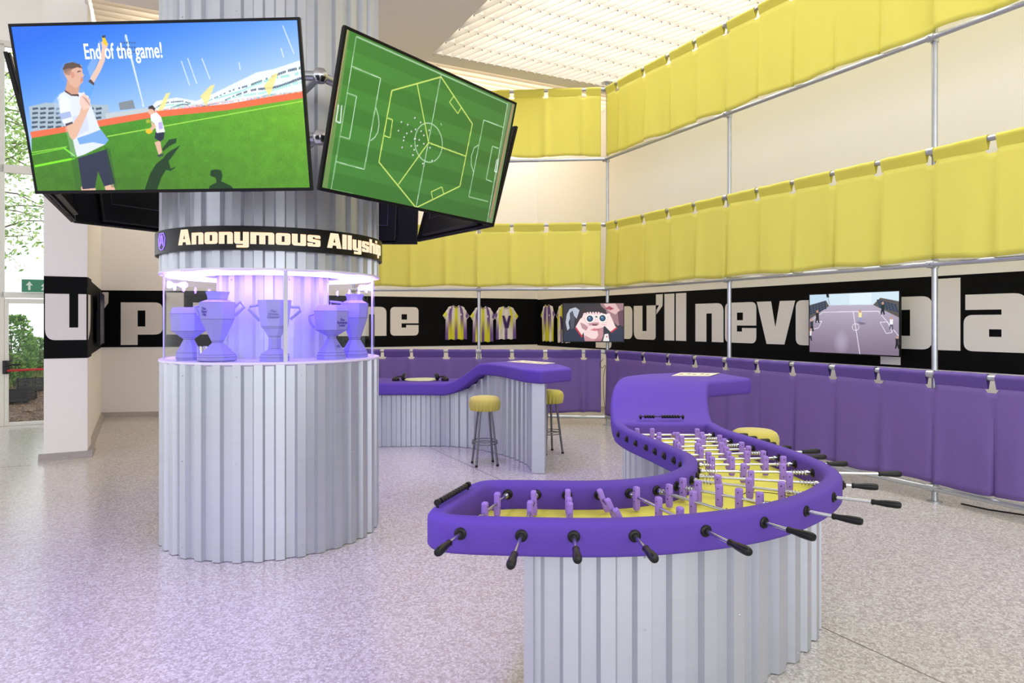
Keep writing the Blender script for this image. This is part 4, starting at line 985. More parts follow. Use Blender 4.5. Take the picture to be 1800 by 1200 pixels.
# picture 3: indoor court
cv3 = Canvas(240, 135, 2, homog([(1423,517),(1579,512.5),(1579,624),(1423,616.5)]))
z3 = lambda pts: [(1380+x/2.4, 400+y/2.4) for x, y in pts]
cv3.fill(lambda u, v: lerp((186,178,196), (128,112,134), np.clip(v*1.2-.2+.15*abs(u-.5), 0, 1)))
P3 = lambda pts, c, al=1.: cv3.poly(z3(pts), c, al)
P3([(98,275),(480,262),(480,330),(370,325),(190,325),(98,330)], (206,226,238)); P3([(98,275),(170,278),(185,320),(98,335)], (190,214,232)); P3([(270,272),(365,268),(362,322),(272,322)], (220,236,244))
P3([(98,325),(172,305),(186,328),(150,352),(98,385)], (88,84,80)); P3([(370,325),(400,296),(480,312),(480,380),(420,350)], (88,84,80))
for j in range(6):
    for k in range(4):
        x = 101+j*12+k*1.5; y = 336-j*4.2+k*9-6; P3([(x,y),(x+9,y-2),(x+9,y+4),(x,y+6)], (30,58,96))
        x = 386+j*14+k*3; y = 303+j*2.4+k*9+j*1.5; P3([(x,y),(x+10,y+2),(x+10,y+8),(x,y+6)], (30,58,96))
cv3.line(z3([(158,354),(392,352)]), .010, (240,238,245)); cv3.line(z3([(287,353),(315,530)]), .012, (240,238,245)); cv3.line(z3([(158,354),(98,398)]), .008, (235,232,240)); cv3.line(z3([(392,352),(476,455)]), .010, (240,238,245))
cv3.line(z3([(297+14*math.cos(t_), 417+14*math.sin(t_)) for t_ in np.linspace(0, 2*PI, 20)]), .009, (240,238,245)); cv3.line(z3([(130,392),(155,392),(140,420),(110,425)]), .009, (240,238,245)); cv3.line(z3([(398,398),(430,396),(450,440),(425,445),(400,400)]), .009, (240,238,245))
[cv3.ell(z3([(238,480)])[0], 14-2*k, 22-3*k, (196,190,214), .10) for k in range(6)]
for x, y, c1, c2 in ((316,350,(240,226,160),(150,150,190)),(136,350,(40,42,48),(40,40,46)),(112,385,(50,54,66),(30,32,40)),(105,425,(220,216,220),(60,60,70)),(410,318,(30,44,42),(30,36,50)),(446,380,(236,236,240),(90,86,110)),(470,460,(30,30,36),(20,20,26))):
    P3([(x-7,y+6),(x+7,y+6),(x+6,y+28),(x-6,y+28)], c1); P3([(x-6,y+27),(x+6,y+27),(x+9,y+48),(x+3,y+48),(x,y+34),(x-5,y+49),(x-9,y+47)], c2); cv3.ell(z3([(x,y+1)])[0], 2, 2.6, (196,150,128))
P3([(300,394),(330,398),(342,404),(320,408)], (96,84,104), .6); P3([(172,277),(184,277),(186,292),(176,292)], (30,34,40)); cv3.line(z3([(181,290),(188,322)]), .006, (30,34,40)); P3([(262,272),(276,271),(275,275),(264,276)], (40,40,46))
Yc = 7.41
tv3 = tv(frame_M((3.705, 7.45, 1.535), tuple(RW), (0,0,1)), 1.10, .685, 'screen showing an indoor court with players, mounted on the right wall band', cv3.out(), bz=.012, dep=.03)
# picture 4: child with binoculars
cv4 = Canvas(220, 130, 2, homog([(990.5,533.5),(1094,533.5),(1094,598.5),(990.5,598.5)]))
z4 = lambda pts: [(740+x/5, 500+y/5) for x, y in pts]; P4 = lambda pts, c, al=1.: cv4.poly(z4(pts), c, al)
cv4.fill(lambda u, v: (22+14*v, 20+12*v, 30+18*v))
P4([(1570,165),(1770,165),(1770,330),(1720,360),(1640,280),(1590,210)], (150,112,118)); P4([(1600,170),(1700,168),(1740,230),(1700,262),(1640,230)], (214,176,174)); P4([(1610,210),(1650,190),(1690,212),(1660,226)], (158,62,84)); P4([(1720,240),(1770,220),(1770,370),(1730,340)], (92,56,70))
P4([(1285,260),(1310,215),(1360,200),(1395,225),(1370,300),(1330,250),(1300,330),(1310,380),(1290,400),(1275,330)], (176,182,196)); P4([(1310,250),(1335,228),(1355,300),(1345,380),(1320,390)], (70,72,86))
P4([(1370,330),(1385,260),(1430,205),(1500,185),(1580,190),(1620,225),(1630,260),(1560,250),(1440,260),(1400,360)], (38,22,30))
P4([(1430,250),(1470,240),(1560,240),(1620,260),(1640,330),(1600,370),(1600,440),(1580,490),(1440,490),(1430,420),(1415,380),(1400,330)], (236,206,206))
for k in range(7): P4([(1440+k*24,225),(1462+k*24,225),(1452+k*24,258)], (38,22,30))
P4([(1470,330),(1560,330),(1560,352),(1480,356)], (190,140,146)); P4([(1500,345),(1550,345),(1545,358),(1506,358)], (90,50,56)); P4([(1485,395),(1520,380),(1550,382),(1575,395),(1530,404)], (206,120,128))
P4([(1400,300),(1450,260),(1475,330),(1450,380),(1415,440),(1370,400),(1360,370)], (240,214,212)); P4([(1620,260),(1650,250),(1700,360),(1715,385),(1660,410),(1600,350),(1560,330)], (240,214,212))
for k in range(4): cv4.line(z4([(1430+k*8,290+k*20),(1470+k*4,318+k*14)]), .008, (190,130,134)); cv4.line(z4([(1640-k*4,285+k*22),(1600-k*6,305+k*14)]), .008, (190,130,134))
P4([(1545,385),(1600,370),(1600,440),(1580,490),(1520,490),(1556,440)], (150,84,96), .6); P4([(1440,440),(1500,470),(1580,468),(1580,490),(1440,490)], (176,112,120), .7); P4([(1415,380),(1400,330),(1440,345),(1470,372),(1450,400)], (120,60,74), .5)
for x, y in ((1484, 298), (1592, 294)):
    for r_, c_ in ((37,(236,236,232)),(28,(120,124,120)),(25,(16,40,72)),(15,(44,92,140))): cv4.ell(z4([(x, y)])[0], r_/5, r_/5, c_)
    cv4.ell(z4([(x-6, y-8)])[0], .9, .9, (210,225,240))
P4([(1510,270),(1566,266),(1564,296),(1514,298)], (226,224,220)); P4([(1526,280),(1540,274),(1552,284),(1538,290)], (70,66,66))
P4([(1255,490),(1260,430),(1330,390),(1365,370),(1420,450),(1440,490)], (26,36,62)); P4([(1640,490),(1670,410),(1720,375),(1770,380),(1770,490)], (26,34,64)); P4([(1355,378),(1366,370),(1424,452),(1412,458)], (190,40,54)); P4([(1660,408),(1712,368),(1718,378),(1668,420)], (190,40,54))
P4([(1595,490),(1610,430),(1640,425),(1650,490)], (228,224,224)); P4([(1618,450),(1632,444),(1634,462)], (200,50,60))
tv4 = tv(frame_M((1.20, 10.10, 1.545), (.9951, -.0985, 0), (0,0,1)), .91, .585, 'small screen of a child with binoculars hung on the corner post of the frame', cv4.out(), bz=.011, dep=.025)
# screen on the short left wall, seen edge on
cv5 = Canvas(60, 34, 2); cv5.fill(lambda u, v: (14+8*np.sin(v*60+4*np.sin(u*9)), 18+10*np.sin(v*60+4*np.sin(u*9)), 34+18*np.sin(v*60+4*np.sin(u*9))))
dw = (LE-W0).normalized(); cw = W0+dw*1.55+NLw*.085
tv(frame_M((cw.x, cw.y, 1.60), tuple(dw), (0,0,1)), 1.2, .72, 'dark screen seen nearly edge on, on the short left wall', cv5.out(), dep=.03)

# ------------------------------------------------------------------ jerseys
M_cloth = picture_material('printed_jersey', 0, .75)
def jersey(cpos, dr, n, H, yoke, stripes, lab, vneck=False, back=False, Wd=.40):
    """hangs flat against the wall: dr to the viewer's right, n towards the viewer"""
    root = bpy.data.objects.new('football_jersey', None); C.objects.link(root); root.empty_display_size = .05
    M = Matrix(((dr.x, 0, n.x, cpos[0]), (dr.y, 0, n.y, cpos[1]), (0, 1, 0, cpos[2]), (0, 0, 0, 1))); root.matrix_world = M
    tag(root, lab, 'jersey')
    Y_ = (214,214,52); Pu = (112,84,150); Wh = (232,228,226)
    def colr(x, z):                               # x -.5..5 across, z 0 top..1 bottom
        k = min(6, int((x+.5)*7)); c = {'a': (Wh, Pu), 'b': (Y_, Pu), 'c': (Y_, Wh), 'd': (Pu, Y_), 'e': (Wh, Y_), 'f': (Wh, Wh), 'g': (Pu, Wh)}[stripes[k]]
        t = min(1, max(0, (z-.25)/.6)); t = t*t*(3-2*t); return [c[0][i]+(c[1][i]-c[0][i])*t for i in range(3)]
    NX, NZ = 28, 36
    co, fa, cl = [], [], []
    def width(z): return Wd/2*(1.0+.06*z) if z > .22 else Wd/2*(.80+.20*(z/.22)) 
    def topz(x): ax = abs(x)*2; return H/2-.06*ax-(.05*max(0, 1-(ax/.32)**2) if ax < .32 else 0)
    for j in range(NZ+1):
        z = j/NZ
        for i in range(NX+1):
            x = -.5+i/NX; zz = topz(x)+(-H/2-topz(x))*z+ (.008*math.sin(x*19) if j == NZ else 0)
            co.append((x*2*width(z), zz, .03+.012*math.cos(x*PI)+.006*math.sin(x*23+z*3)))
            cl.append(colr(min(.499, x), z) if z > .08 or abs(x) < .3 else (Wh if yoke else colr(x, z)))
    for j in range(NZ):
        for i in range(NX): a_ = j*(NX+1)+i; fa.append((a_, a_+NX+1, a_+NX+2, a_+1))
    def surf(co, fa, cl, name, th=.012):
        me = bpy.data.meshes.new(name); me.from_pydata(co, [], fa); me.materials.append(M_cloth)
        for p in me.polygons: p.use_smooth = True
        c = np.array(cl)/255; c = np.where(c <= .04045, c/12.92, ((c+.055)/1.055)**2.4)
        at_ = me.attributes.new('Col', 'FLOAT_COLOR', 'POINT'); at_.data.foreach_set('color', np.c_[c, np.ones(len(c))].astype(np.float32).ravel())
        o = link(me, name, root); sm = o.modifiers.new('s', 'SOLIDIFY'); sm.thickness = th; sm.offset = -1; return o
    surf(co, fa, cl, 'body')
    for s in (-1, 1):
        co, fa, cl = [], [], []
        for j in range(9):
            for i in range(7):
                u = i/6; v = j/8; x0 = Wd/2*.78; z0 = H/2-.055-.015
                top = (x0+u*.115, z0-u*.15); bot = (x0+.02-.012+u*.05, z0-.12-u*.105)
                x = top[0]*(1-v)+bot[0]*v; z = top[1]*(1-v)+bot[1]*v
                co.append((s*x, z, .026+.014*math.sin(v*PI))); cl.append(Wh if u < .45 or u > .88 else (Y_ if (s < 0) != back else Pu))
        for j in range(8):
            for i in range(6): a_ = j*7+i; fa.append((a_, a_+1, a_+8, a_+7) if s < 0 else (a_, a_+7, a_+8, a_+1))
        surf(co, fa, cl, 'sleeve')
    nk = [(math.sin(t)*.066, topz(math.sin(t)*.066/Wd)+.002 if False else H/2-.012-.055*math.cos(t)**1.0 , .048) for t in np.linspace(-1.45, 1.45, 13)]
    MB().tube(nk, .006, 6).build('collar', mat('collar', rgb(60,40,90) if not vneck else rgb(200,200,60), .7), root, local=True)
    if back:
        v = MB(); v.add([(x, y, z) for z in (.052, .055) for x, y in ((-.10,.13),(-.045,.13),(0,-.02),(.045,.13),(.10,.13),(.04,-.12),(-.04,-.12))], [(0,1,2,5,6)[::-1], (2,3,4,5)[::-1], (7,8,9,12,13), (9,10,11,12)])
        v.build('letter', mat('jersey_ink', rgb(62,34,100), .7), root, local=True)
    else:
        e = MB(); e.tube([(.09+.014*math.cos(t), .14+.016*math.sin(t), .05) for t in np.linspace(0, 2*PI, 13)], .004, 6); e.tube([(.083,.135,.05),(.09,.148,.05),(.097,.135,.05)], .003, 5)
        e.build('crest', mat('crest', rgb(240,238,245), .6), root, local=True)
    sgn = [(-.12+.02*math.sin(k*1.9), -.16-.014*k+.02*math.cos(k*2.7), .055) for k in range(7)]
    MB().tube(sgn, .0018, 5).build('signature', mat('pen', rgb(50,44,70), .6), root, local=True)
    return root
def wall_px(px, py, org, dr, nn, off=.0):
    u = (px-900)/1200; o = org+nn*off; tt = (u*o.y-o.x)/(dr.x-u*dr.y); q = o+dr*tt; return (q.x, q.y, EYE-(py-566)/1200*q.y)
jersey(wall_px(801, 565.5, CW, -VB, NB, .01), VB, NB, .68, True, 'adebeda' , 'jersey with purple and yellow stripes, leftmost of the three on the back wall', Wd=.42)
jersey(wall_px(848, 568.5, CW, -VB, NB, .01), VB, NB, .72, True, 'adebeda', 'striped jersey hanging second, partly behind the frame post on the back wall', Wd=.42)
jersey(wall_px(888.5, 566, CW, -VB, NB, .01), VB, NB, .68, True, 'acfafca', 'white jersey with a dark V and yellow shoulders on the back wall', back=True, Wd=.42)
jersey(wall_px(965, 566.5, CW, RW, NR, .01), RW, NR, .75, True, 'egdedge', 'narrow looking striped jersey first on the right wall beside the corner', vneck=True, Wd=.42)
jersey(wall_px(993, 567.5, CW, RW, NR, .01), RW, NR, .75, True, 'cfbcbfc', 'jersey half hidden behind the small binocular screen', back=True, Wd=.42)

# ------------------------------------------------------------------ swept upholstered tops
def loft(sec, name, m, parent, rnd_=.035, seg=10, cap_round=True):
    """sec: list of (left xy, right xy, z bottom, z top); rounded rectangle sections"""
    rings = []; N = len(sec)
    for i, (l, r, zb, zt) in enumerate(sec):
        l = Vector((l[0], l[1], 0)); r = Vector((r[0], r[1], 0)); d = (r-l); wdt = d.length; d.normalize(); h = (zt-zb)/2; zc = (zt+zb)/2; c = (l+r)/2
        q = []; rr_ = min(rnd_, h*.95)
        for cx_, cz_, a0 in ((wdt/2-rr_, h-rr_, 0), (-wdt/2+rr_, h-rr_, PI/2), (-wdt/2+rr_, -h+rr_, PI), (wdt/2-rr_, -h+rr_, 1.5*PI)):
            for k in range(5):
                a_ = a0+k*PI/8; q.append((cx_+rr_*math.cos(a_), cz_+rr_*math.sin(a_)))
        rings.append([(c.x+d.x*x, c.y+d.y*x, zc+z) for x, z in q])
    # rounded ends
    def shrink(ring, f, off):
        c = Vector(np.mean(np.array(ring), 0)); return [tuple(c+(Vector(p)-c)*f+off) for p in ring]
    a_ = Vector(np.mean(np.array(rings[0]), 0))-Vector(np.mean(np.array(rings[1]), 0)); a_.z = 0; a_.normalize()
    b_ = Vector(np.mean(np.array(rings[-1]), 0))-Vector(np.mean(np.array(rings[-2]), 0)); b_.z = 0; b_.normalize()
    def endrings(ring, dirv):
        out = []; c = Vector(np.mean(np.array(ring), 0)); 
        for k in (1, 2, 3):
            t_ = k/3*PI/2; ins = .03*(1-math.cos(t_)); off = .03*math.sin(t_)
            rg = []
            for p in ring:
                v = Vector(p)-c; hz = Vector((v.x, v.y, 0)); hl = hz.length; hz = hz*(max(0, hl-ins)/hl if hl > 1e-6 else 1); z = v.z*(1-ins/.085)
                rg.append(tuple(c+hz+Vector((0,0,z))+dirv*off))
            out.append(rg)
        return out
    if cap_round: rings = endrings(rings[0], a_)[::-1]+rings+endrings(rings[-1], b_)
    k = len(rings[0]); mb = MB(); vs = [p for rg in rings for p in rg]; fs = []
    for i in range(len(rings)-1):
        for j in range(k): fs.append((i*k+j, (i+1)*k+j, (i+1)*k+(j+1) % k, i*k+(j+1) % k))
    fs.append(tuple(range(k))); fs.append(tuple(range(len(vs)-1, len(vs)-k-1, -1)))
    return mb.add(vs, fs).build(name, m, parent, smooth=True)

# ------------------------------------------------------------------ foosball table
RT = .085; HR = .735; ZT = .79; ZB = .65
rods = [((-.0189,3.238),(-.195,2.629),(-.265,2.409)), ((.1147,3.232),(.0304,2.608),(-.006,2.28)), ((.260,3.221),(.2378,2.594),(.2247,2.334)),
 ((.412,3.221),(.4725,2.601),(.492,2.342)), ((.560,3.249),(.757,2.665),(.843,2.415)), ((.703,3.309),(1.035,2.778),(1.146,2.58)), ((.8215,3.388),(1.283,2.955),(1.433,2.786)),
 ((.922,3.523),(1.486,3.165),(1.734,3.037)), ((.985,3.612),(1.59,3.456),(1.81,3.372)), ((1.013,3.74),(1.633,3.705),(2.09,3.663)), ((.974,3.896),(1.625,3.932),(1.93,3.93)),
 ((.956,4.025),(1.603,4.118),(1.90,4.13)), ((.930,4.162),(1.573,4.289),(1.943,4.31)), ((.902,4.297),(1.549,4.415),(1.81,4.43)), ((.874,4.433),(1.520,4.549),(1.763,4.56)),
 ((.834,4.592),(1.493,4.679),(1.77,4.686)), ((.799,4.748),(1.458,4.794),(1.72,4.794)), ((.772,4.952),(1.453,4.94),(1.70,4.915))]
Ao, Ro, Ai, Ri = [], [], [], []
for i, (a, b, e) in enumerate(rods):
    a = np.array(a); b = np.array(b); d = (b-a)/np.linalg.norm(b-a)
    ai, ao = (a, a-d*RT) if i < 10 else (a+d*RT, a)
    bo, bi = (b, b-d*RT) if i < 8 else (b+d*RT, b)
    Ao.append(ao); Ai.append(ai); Ro.append(bo); Ri.append(bi)
fo = empty('football_table', (.9, 3.6, 0), 'S-shaped purple table football game with a yellow field and corrugated base', 'football table')
sA = smooth_poly(cr([tuple(p) for p in Ao]+[(.768,5.08)], 90), 8); sR = smooth_poly(cr([tuple(p) for p in Ro]+[(1.545,5.08)], 90), 8)
left_end = cr([tuple(sR[0]), (-.285,2.655), (-.345,2.73), (-.325,2.87), (-.235,3.15), (-.175,3.28), (-.12,3.32), tuple(sA[0])], 26)
right_end = cr([tuple(sA[-1]), (.772,5.19), (.80,5.225), (.90,5.235), (1.15,5.235), (1.42,5.235), (1.515,5.225), (1.548,5.19), tuple(sR[-1])], 30)
loop = np.vstack([sA, right_end[1:-1], sR[::-1], left_end[1:-1]])
loop = smooth_poly(loop, 2, True)
Lc = np.r_[0, np.cumsum(np.linalg.norm(np.diff(np.vstack([loop, loop[:1]]), axis=0), axis=1))]
ss = np.linspace(0, Lc[-1], 240, endpoint=False); lp = np.vstack([loop, loop[:1]])
loop = np.stack([np.interp(ss, Lc, lp[:, k]) for k in (0, 1)], 1)
tg = np.roll(loop, -1, 0)-np.roll(loop, 1, 0); tg /= np.linalg.norm(tg, axis=1)[:, None]
inw = np.stack([tg[:, 1], -tg[:, 0]], 1)          # loop runs clockwise seen from above
cen = loop.mean(0)
if ((loop+inw*.01-loop[:1]*0) @ np.array([0, 0])).sum() == 0:
    area2 = np.sum(loop[:, 0]*np.roll(loop[:, 1], -1)-np.roll(loop[:, 0], -1)*loop[:, 1])
    if area2 > 0: inw = -inw
prof = []
hw, hh_, r_ = RT/2, (ZT-ZB)/2, .030
for cx_, cz_, a0 in ((hw-r_, hh_-r_, 0), (-hw+r_, hh_-r_, PI/2), (-hw+.02, -hh_+.02, PI), (hw-.02, -hh_+.02, 1.5*PI)):
    rr_ = r_ if cz_ > 0 else .02
    for k in range(5): a_ = a0+k*PI/8; prof.append((cx_+rr_*math.cos(a_), cz_+rr_*math.sin(a_)))
mb = MB(); K = len(prof); Nn = len(loop)
vs = []
for i in range(Nn):
    c = loop[i]+inw[i]*hw
    for x, z in prof: vs.append((c[0]-inw[i][0]*x, c[1]-inw[i][1]*x, (ZT+ZB)/2+z))
fs = [(i*K+j, ((i+1) % Nn)*K+j, ((i+1) % Nn)*K+(j+1) % K, i*K+(j+1) % K) for i in range(Nn) for j in range(K)]
mb.add(vs, fs).build('padded_rim', M_purple, fo, smooth=True)
# field
iA = smooth_poly(cr([(-.22,3.16)]+[tuple(p) for p in Ai]+[(.84,5.17)], 80), 6); iR = smooth_poly(cr([(-.29,2.74)]+[tuple(p) for p in Ri]+[(1.48,5.17)], 80), 6)
def strip(z0, z1, name, m):
    n = 80; vs = [(p[0], p[1], z) for z in (z1, z0) for s_ in (iA, iR) for p in s_]
    fs = []
    for i in range(n-1): fs += [(i, i+1, n+i+1, n+i), (2*n+i+1, 2*n+i, 3*n+i, 3*n+i+1), (i+1, i, 2*n+i, 2*n+i+1), (n+i, n+i+1, 3*n+i+1, 3*n+i)]
    fs += [(0, n, 3*n, 2*n), (n-1, 3*n-1, 4*n-1, 2*n-1)][::1]
    return MB().add(vs, fs).build(name, m, fo)
strip(.651, .665, 'playing_field', M_field)
M_line = mat('field_line', rgb(70,64,30), .5)
def fieldline(pts, wd=.004): MB().tube([(x, y, .6655) for x, y in cr(pts, 24)], wd, 5).build('field_line', M_line, fo)
cm = (np.array(iA[44])+np.array(iR[44]))/2
fieldline([(1.28+.13*math.cos(t), 3.42+.13*math.sin(t)) for t in np.linspace(0, 2*PI, 16)], .003)
fieldline([(1.05,3.50),(1.2,3.40),(1.38,3.30)], .0025)
fieldline([(-.02,2.98),(.04,2.93),(.05,2.80),(.0,2.72)], .0025); fieldline([(-.08,3.1),(.03,2.98),(.13,2.98),(.17,2.86),(.16,2.78)], .0025)
fieldline([(.74,3.14),(.8,3.1),(.86,3.12)], .0025)
# hump: padded top rising to a shelf and turning right
hl = [(.772,5.20),(.775,5.32),(.785,5.45),(.81,5.6),(.85,5.75),(.92,5.93),(1.03,6.12),(1.2,6.32),(1.42,6.45),(1.68,6.49),(1.96,6.47)]
hr = [(1.545,5.20),(1.545,5.28),(1.548,5.36),(1.555,5.42),(1.568,5.48),(1.59,5.53),(1.63,5.575),(1.70,5.62),(1.80,5.69),(1.91,5.76),(2.03,5.84)]
nS = 44; HL = cr(hl, nS); HRr = cr(hr, nS)
idx = np.linspace(0, 1, nS)
def resamp(P, n):                                 # keep the original pairing of points
    P = np.array(P); k = np.linspace(0, len(P)-1, n); i = np.clip(k.astype(int), 0, len(P)-2); f = (k-i)[:, None]; return P[i]*(1-f)+P[i+1]*f
HL = smooth_poly(resamp(hl, nS), 3); HRr = smooth_poly(resamp(hr, nS), 3)
sec = []
for i in range(nS):
    s_ = np.clip((i/(nS-1)*10-.1)/5.6, 0, 1); k = s_*s_*(3-2*s_); up = .28*k; sec.append((HL[i], HRr[i], ZB+up, ZT+up))
loft(sec, 'raised_shelf', M_purple, fo)
# corrugated base, set in under the rim
baseR = [tuple(Ro[k]+(Ao[k]-Ro[k])/np.linalg.norm(Ao[k]-Ro[k])*.10) for k in range(2, 18)]; baseA = [tuple(Ao[k]+(Ro[k]-Ao[k])/np.linalg.norm(Ao[k]-Ro[k])*.12) for k in range(2, 18)]
br = smooth_poly(cr([(.055,2.715)]+baseR+[(1.44,5.2),(1.45,5.45),(1.52,5.62),(1.6,5.75)], 130), 10); ba = smooth_poly(cr([(.155,3.2)]+baseA+[(.87,5.2),(.89,5.5),(1.0,5.85),(1.15,6.1)], 130), 10)
def ztop_for(P): 
    out = []
    for x, y in P:
        if y < 5.18: out.append(.655)
        else:
            d = np.linalg.norm(np.vstack([HL, HRr])-np.array([x, y]), axis=1); j = int(np.argmin(d)) % nS; out.append(sec[j][2]+.012)
    return out
corrugated(br, ztop_for(br), .004, fo, ribs=8, pitch=.15, side=1)
corrugated(ba[::-1], ztop_for(ba[::-1]), .004, fo, ribs=8, pitch=.15, side=1)
MB().bar(tuple(br[0]), tuple(ba[0]), .012, .004, .655).build('end_panel', M_corr, fo)
MB().bar(tuple(br[-1]), tuple(ba[-1]), .012, .004, .93).build('end_panel', M_corr, fo)
MB().bar(br[0]+np.array([-.006, 0]), br[0]+np.array([.03, -.02]), .008, .004, .655).build('corner_trim', M_corr, fo)
# shared meshes for the rods
fl_m = MB(); fl_m.lathe([(.001,0),(.024,0),(.024,.004),(.020,.008),(.013,.009),(.012,.016),(.010,.016)], 20); 
for k in range(3): th = k*2.1+.4; fl_m.lathe([(.0022,.008),(.0018,.0095)], 6, (.0175*math.cos(th), .0175*math.sin(th), 0))
m_bear = fl_m.mesh('bearing', M_plastic, True)
m_hand = MB().lathe([(.001,-.002),(.011,0),(.014,.006),(.0115,.016),(.0125,.03),(.0158,.06),(.0168,.09),(.0165,.108),(.013,.118),(.004,.121)], 14).mesh('handle', M_plastic, True)
def octo(w2, d2, ch, z): return [(-w2+ch,-d2,z),(w2-ch,-d2,z),(w2,-d2+ch,z),(w2,d2-ch,z),(w2-ch,d2,z),(-w2+ch,d2,z),(-w2,d2-ch,z),(-w2,-d2+ch,z)]
pm = MB(); rings = [octo(.013,.010,.004,-.062), octo(.0165,.0125,.005,-.05), octo(.0165,.0125,.005,.042), octo(.013,.0095,.004,.047)]
pm.add([p for r in rings for p in r], [(i*8+j, i*8+(j+1) % 8, (i+1)*8+(j+1) % 8, (i+1)*8+j) for i in range(3) for j in range(8)]+[tuple(range(7,-1,-1)), tuple(range(24,32))])
m_play = pm.mesh('player', M_player)
dt = MB()
for s in (-1, 1):
    for z in (.028, -.022): 
        k = len(dt.v); dt.lathe([(.0032, 0), (.003, .0012)], 8); dt.v[k:] = [(x, s*(.0125+zz), y+z) for x, y, zz in dt.v[k:]]
m_dot = dt.mesh('screw_hole', M_plastic); 
m_spr = MB().tube([(.006*0+t*.0035*1.6, .0125*math.cos(t*2.2), .0125*math.sin(t*2.2)) for t in np.arange(0, 14.3, .48)], .0022, 5).mesh('spring', M_chrome, True)
m_col = MB().lathe([(.008,0),(.0135,0),(.0135,.012),(.008,.012)], 14).mesh('collar', M_chrome, True)
spec = {0: [(.30,0),(.62,.0)], 1: [(.22,.05),(.55,.0)], 2: [(.16,0),(.42,0),(.58,0)], 3: [(.14,.35),(.45,.40),(.74,.45)], 4: [(.13,0),(.50,0),(.82,0)], 5: [(.16,.0),(.44,.0)],
 6: [(.07,0),(.22,0),(.42,0),(.60,0),(.78,0)], 7: [(.24,.3),(.50,.2),(.76,.1)], 8: [(.44,0),(.74,.0)], 9: [(.40,.2),(.74,0)], 10: [(.16,0),(.36,0),(.70,.0),(.88,0)], 11: [(.22,0),(.44,0),(.64,0),(.82,0)],
 12: [(.26,0),(.55,.0),(.80,.15)], 13: [(.12,0),(.34,0),(.62,0),(.86,0)], 14: [(.20,0),(.48,0),(.78,0)], 15: [(.12,.2),(.40,0),(.66,0),(.86,0)], 16: [(.24,0),(.46,0),(.76,0)], 17: [(.08,0),(.26,0),(.52,1.2),(.80,0)]}
ry = PI/2
inner = loop+inw*RT
def hits(P, N_, A, d):
    out = []
    for k in range(len(P)):
        p = P[k]; q = P[(k+1) % len(P)]; e_ = q-p; den = d[0]*e_[1]-d[1]*e_[0]
        if abs(den) < 1e-9: continue
        w_ = p-A; t_ = (w_[0]*e_[1]-w_[1]*e_[0])/den; u_ = (w_[0]*d[1]-w_[1]*d[0])/den
        if 0 <= u_ < 1 and -.15 < t_ < 1.1: out.append((t_, math.atan2(-N_[k][1], -N_[k][0])))
    return sorted(out)
for i, (a, b, e) in enumerate(rods):
    A = np.array(Ao[i]); B = np.array(e); d = B-A; L = np.linalg.norm(d); th = math.atan2(d[1], d[0]); 
    la = np.linalg.norm(np.array(Ai[i])-A); lri = np.linalg.norm(np.array(Ri[i])-A); lro = np.linalg.norm(np.array(Ro[i])-A)
    rod = MB().tube([(.012,0,0),(L-.02,0,0)], .0075, 12).mesh('rod', M_chrome, True)
    o = link(rod, 'rod', fo, (A[0]-.9, A[1]-3.6, HR), (0, 0, th))
    link(m_hand, 'handle', o, (L-.121, 0, 0), (0, ry, 0))
    ho = hits(loop, inw, A, d/L); hi_ = hits(inner, inw, A, d/L)
    mid = .5*(la+lri)
    oL = max([h for h in ho if h[0] < la+.03] or [(0., th+PI)], key=lambda h: h[0]); oR = min([h for h in ho if h[0] > mid] or [(lro, th)], key=lambda h: h[0])
    iL = max([h for h in hi_ if h[0] < mid-.1] or [(la, th+PI)], key=lambda h: h[0]); iR = min([h for h in hi_ if h[0] > mid+.1] or [(lri, th)], key=lambda h: h[0])
    for (t_, an), back in ((oL, 0), (oR, 0), (iL, PI), (iR, PI)):
        bo_ = link(m_bear, 'bearing', o, (t_, 0, 0)); bo_.rotation_euler = (0, PI/2, an-th+back)
    la, lri = iL[0], iR[0]
    W_ = lri-la
    for f, tl in spec[i]:
        pl = link(m_play, 'player', o, (la+W_*f, 0, 0), (tl, 0, 0))
        tag(link(m_dot, 'screw_holes', o, (la+W_*f, 0, 0), (tl, 0, 0)), kind='stuff')
    link(m_col, 'collar', o, (la+.02, 0, 0), (0, ry, 0))
    if i in (4,5,6,7,8,9,10,12,14,15,16): link(m_spr, 'spring', o, (lri-.115, 0, 0))
    if i >= 5 and i < 11: link(m_spr, 'spring', o, (la+.025, 0, 0))
    link(m_col, 'collar', o, (lri-.04, 0, 0), (0, ry, 0))
# score counters
def counter(a, b, z, lab, n=10, gap=0):
    a = Vector((a[0], a[1], z)); b = Vector((b[0], b[1], z)); d = (b-a); L = d.length; d.normalize(); root = empty('score_counter', tuple((a+b)/2-Vector((0,0,.02))), lab, 'score counter')
    MB().tube([a, b], .004, 8).build('bar', M_plastic, root, smooth=True)
    for q in (a, b):
        MB().tube([q-d*.008, q+d*.008], .014, 10).tube([q, q-Vector((0,0,.022))], .006, 6).build('end_knob', M_plastic, root, smooth=True)
    for k in range(n):
        s_ = .03+k*(L-.05-gap)/n+(gap if k >= n*.3 else 0); c = a+d*s_; w_ = (L-.05-gap)/n*.86
        MB().tube([c, c+d*w_*.15, c+d*w_*.85, c+d*w_], [.009, .013, .013, .009], 10).build('bead', M_plastic, root, smooth=True)
counter((-.305,2.80), (-.20,3.10), ZT+.021, 'black score counter of beads on the rim at the near left end', 9)
counter((.985,5.235), (1.31,5.235), ZT+.036, 'black score counter of beads at the foot of the raised shelf', 11, .05)
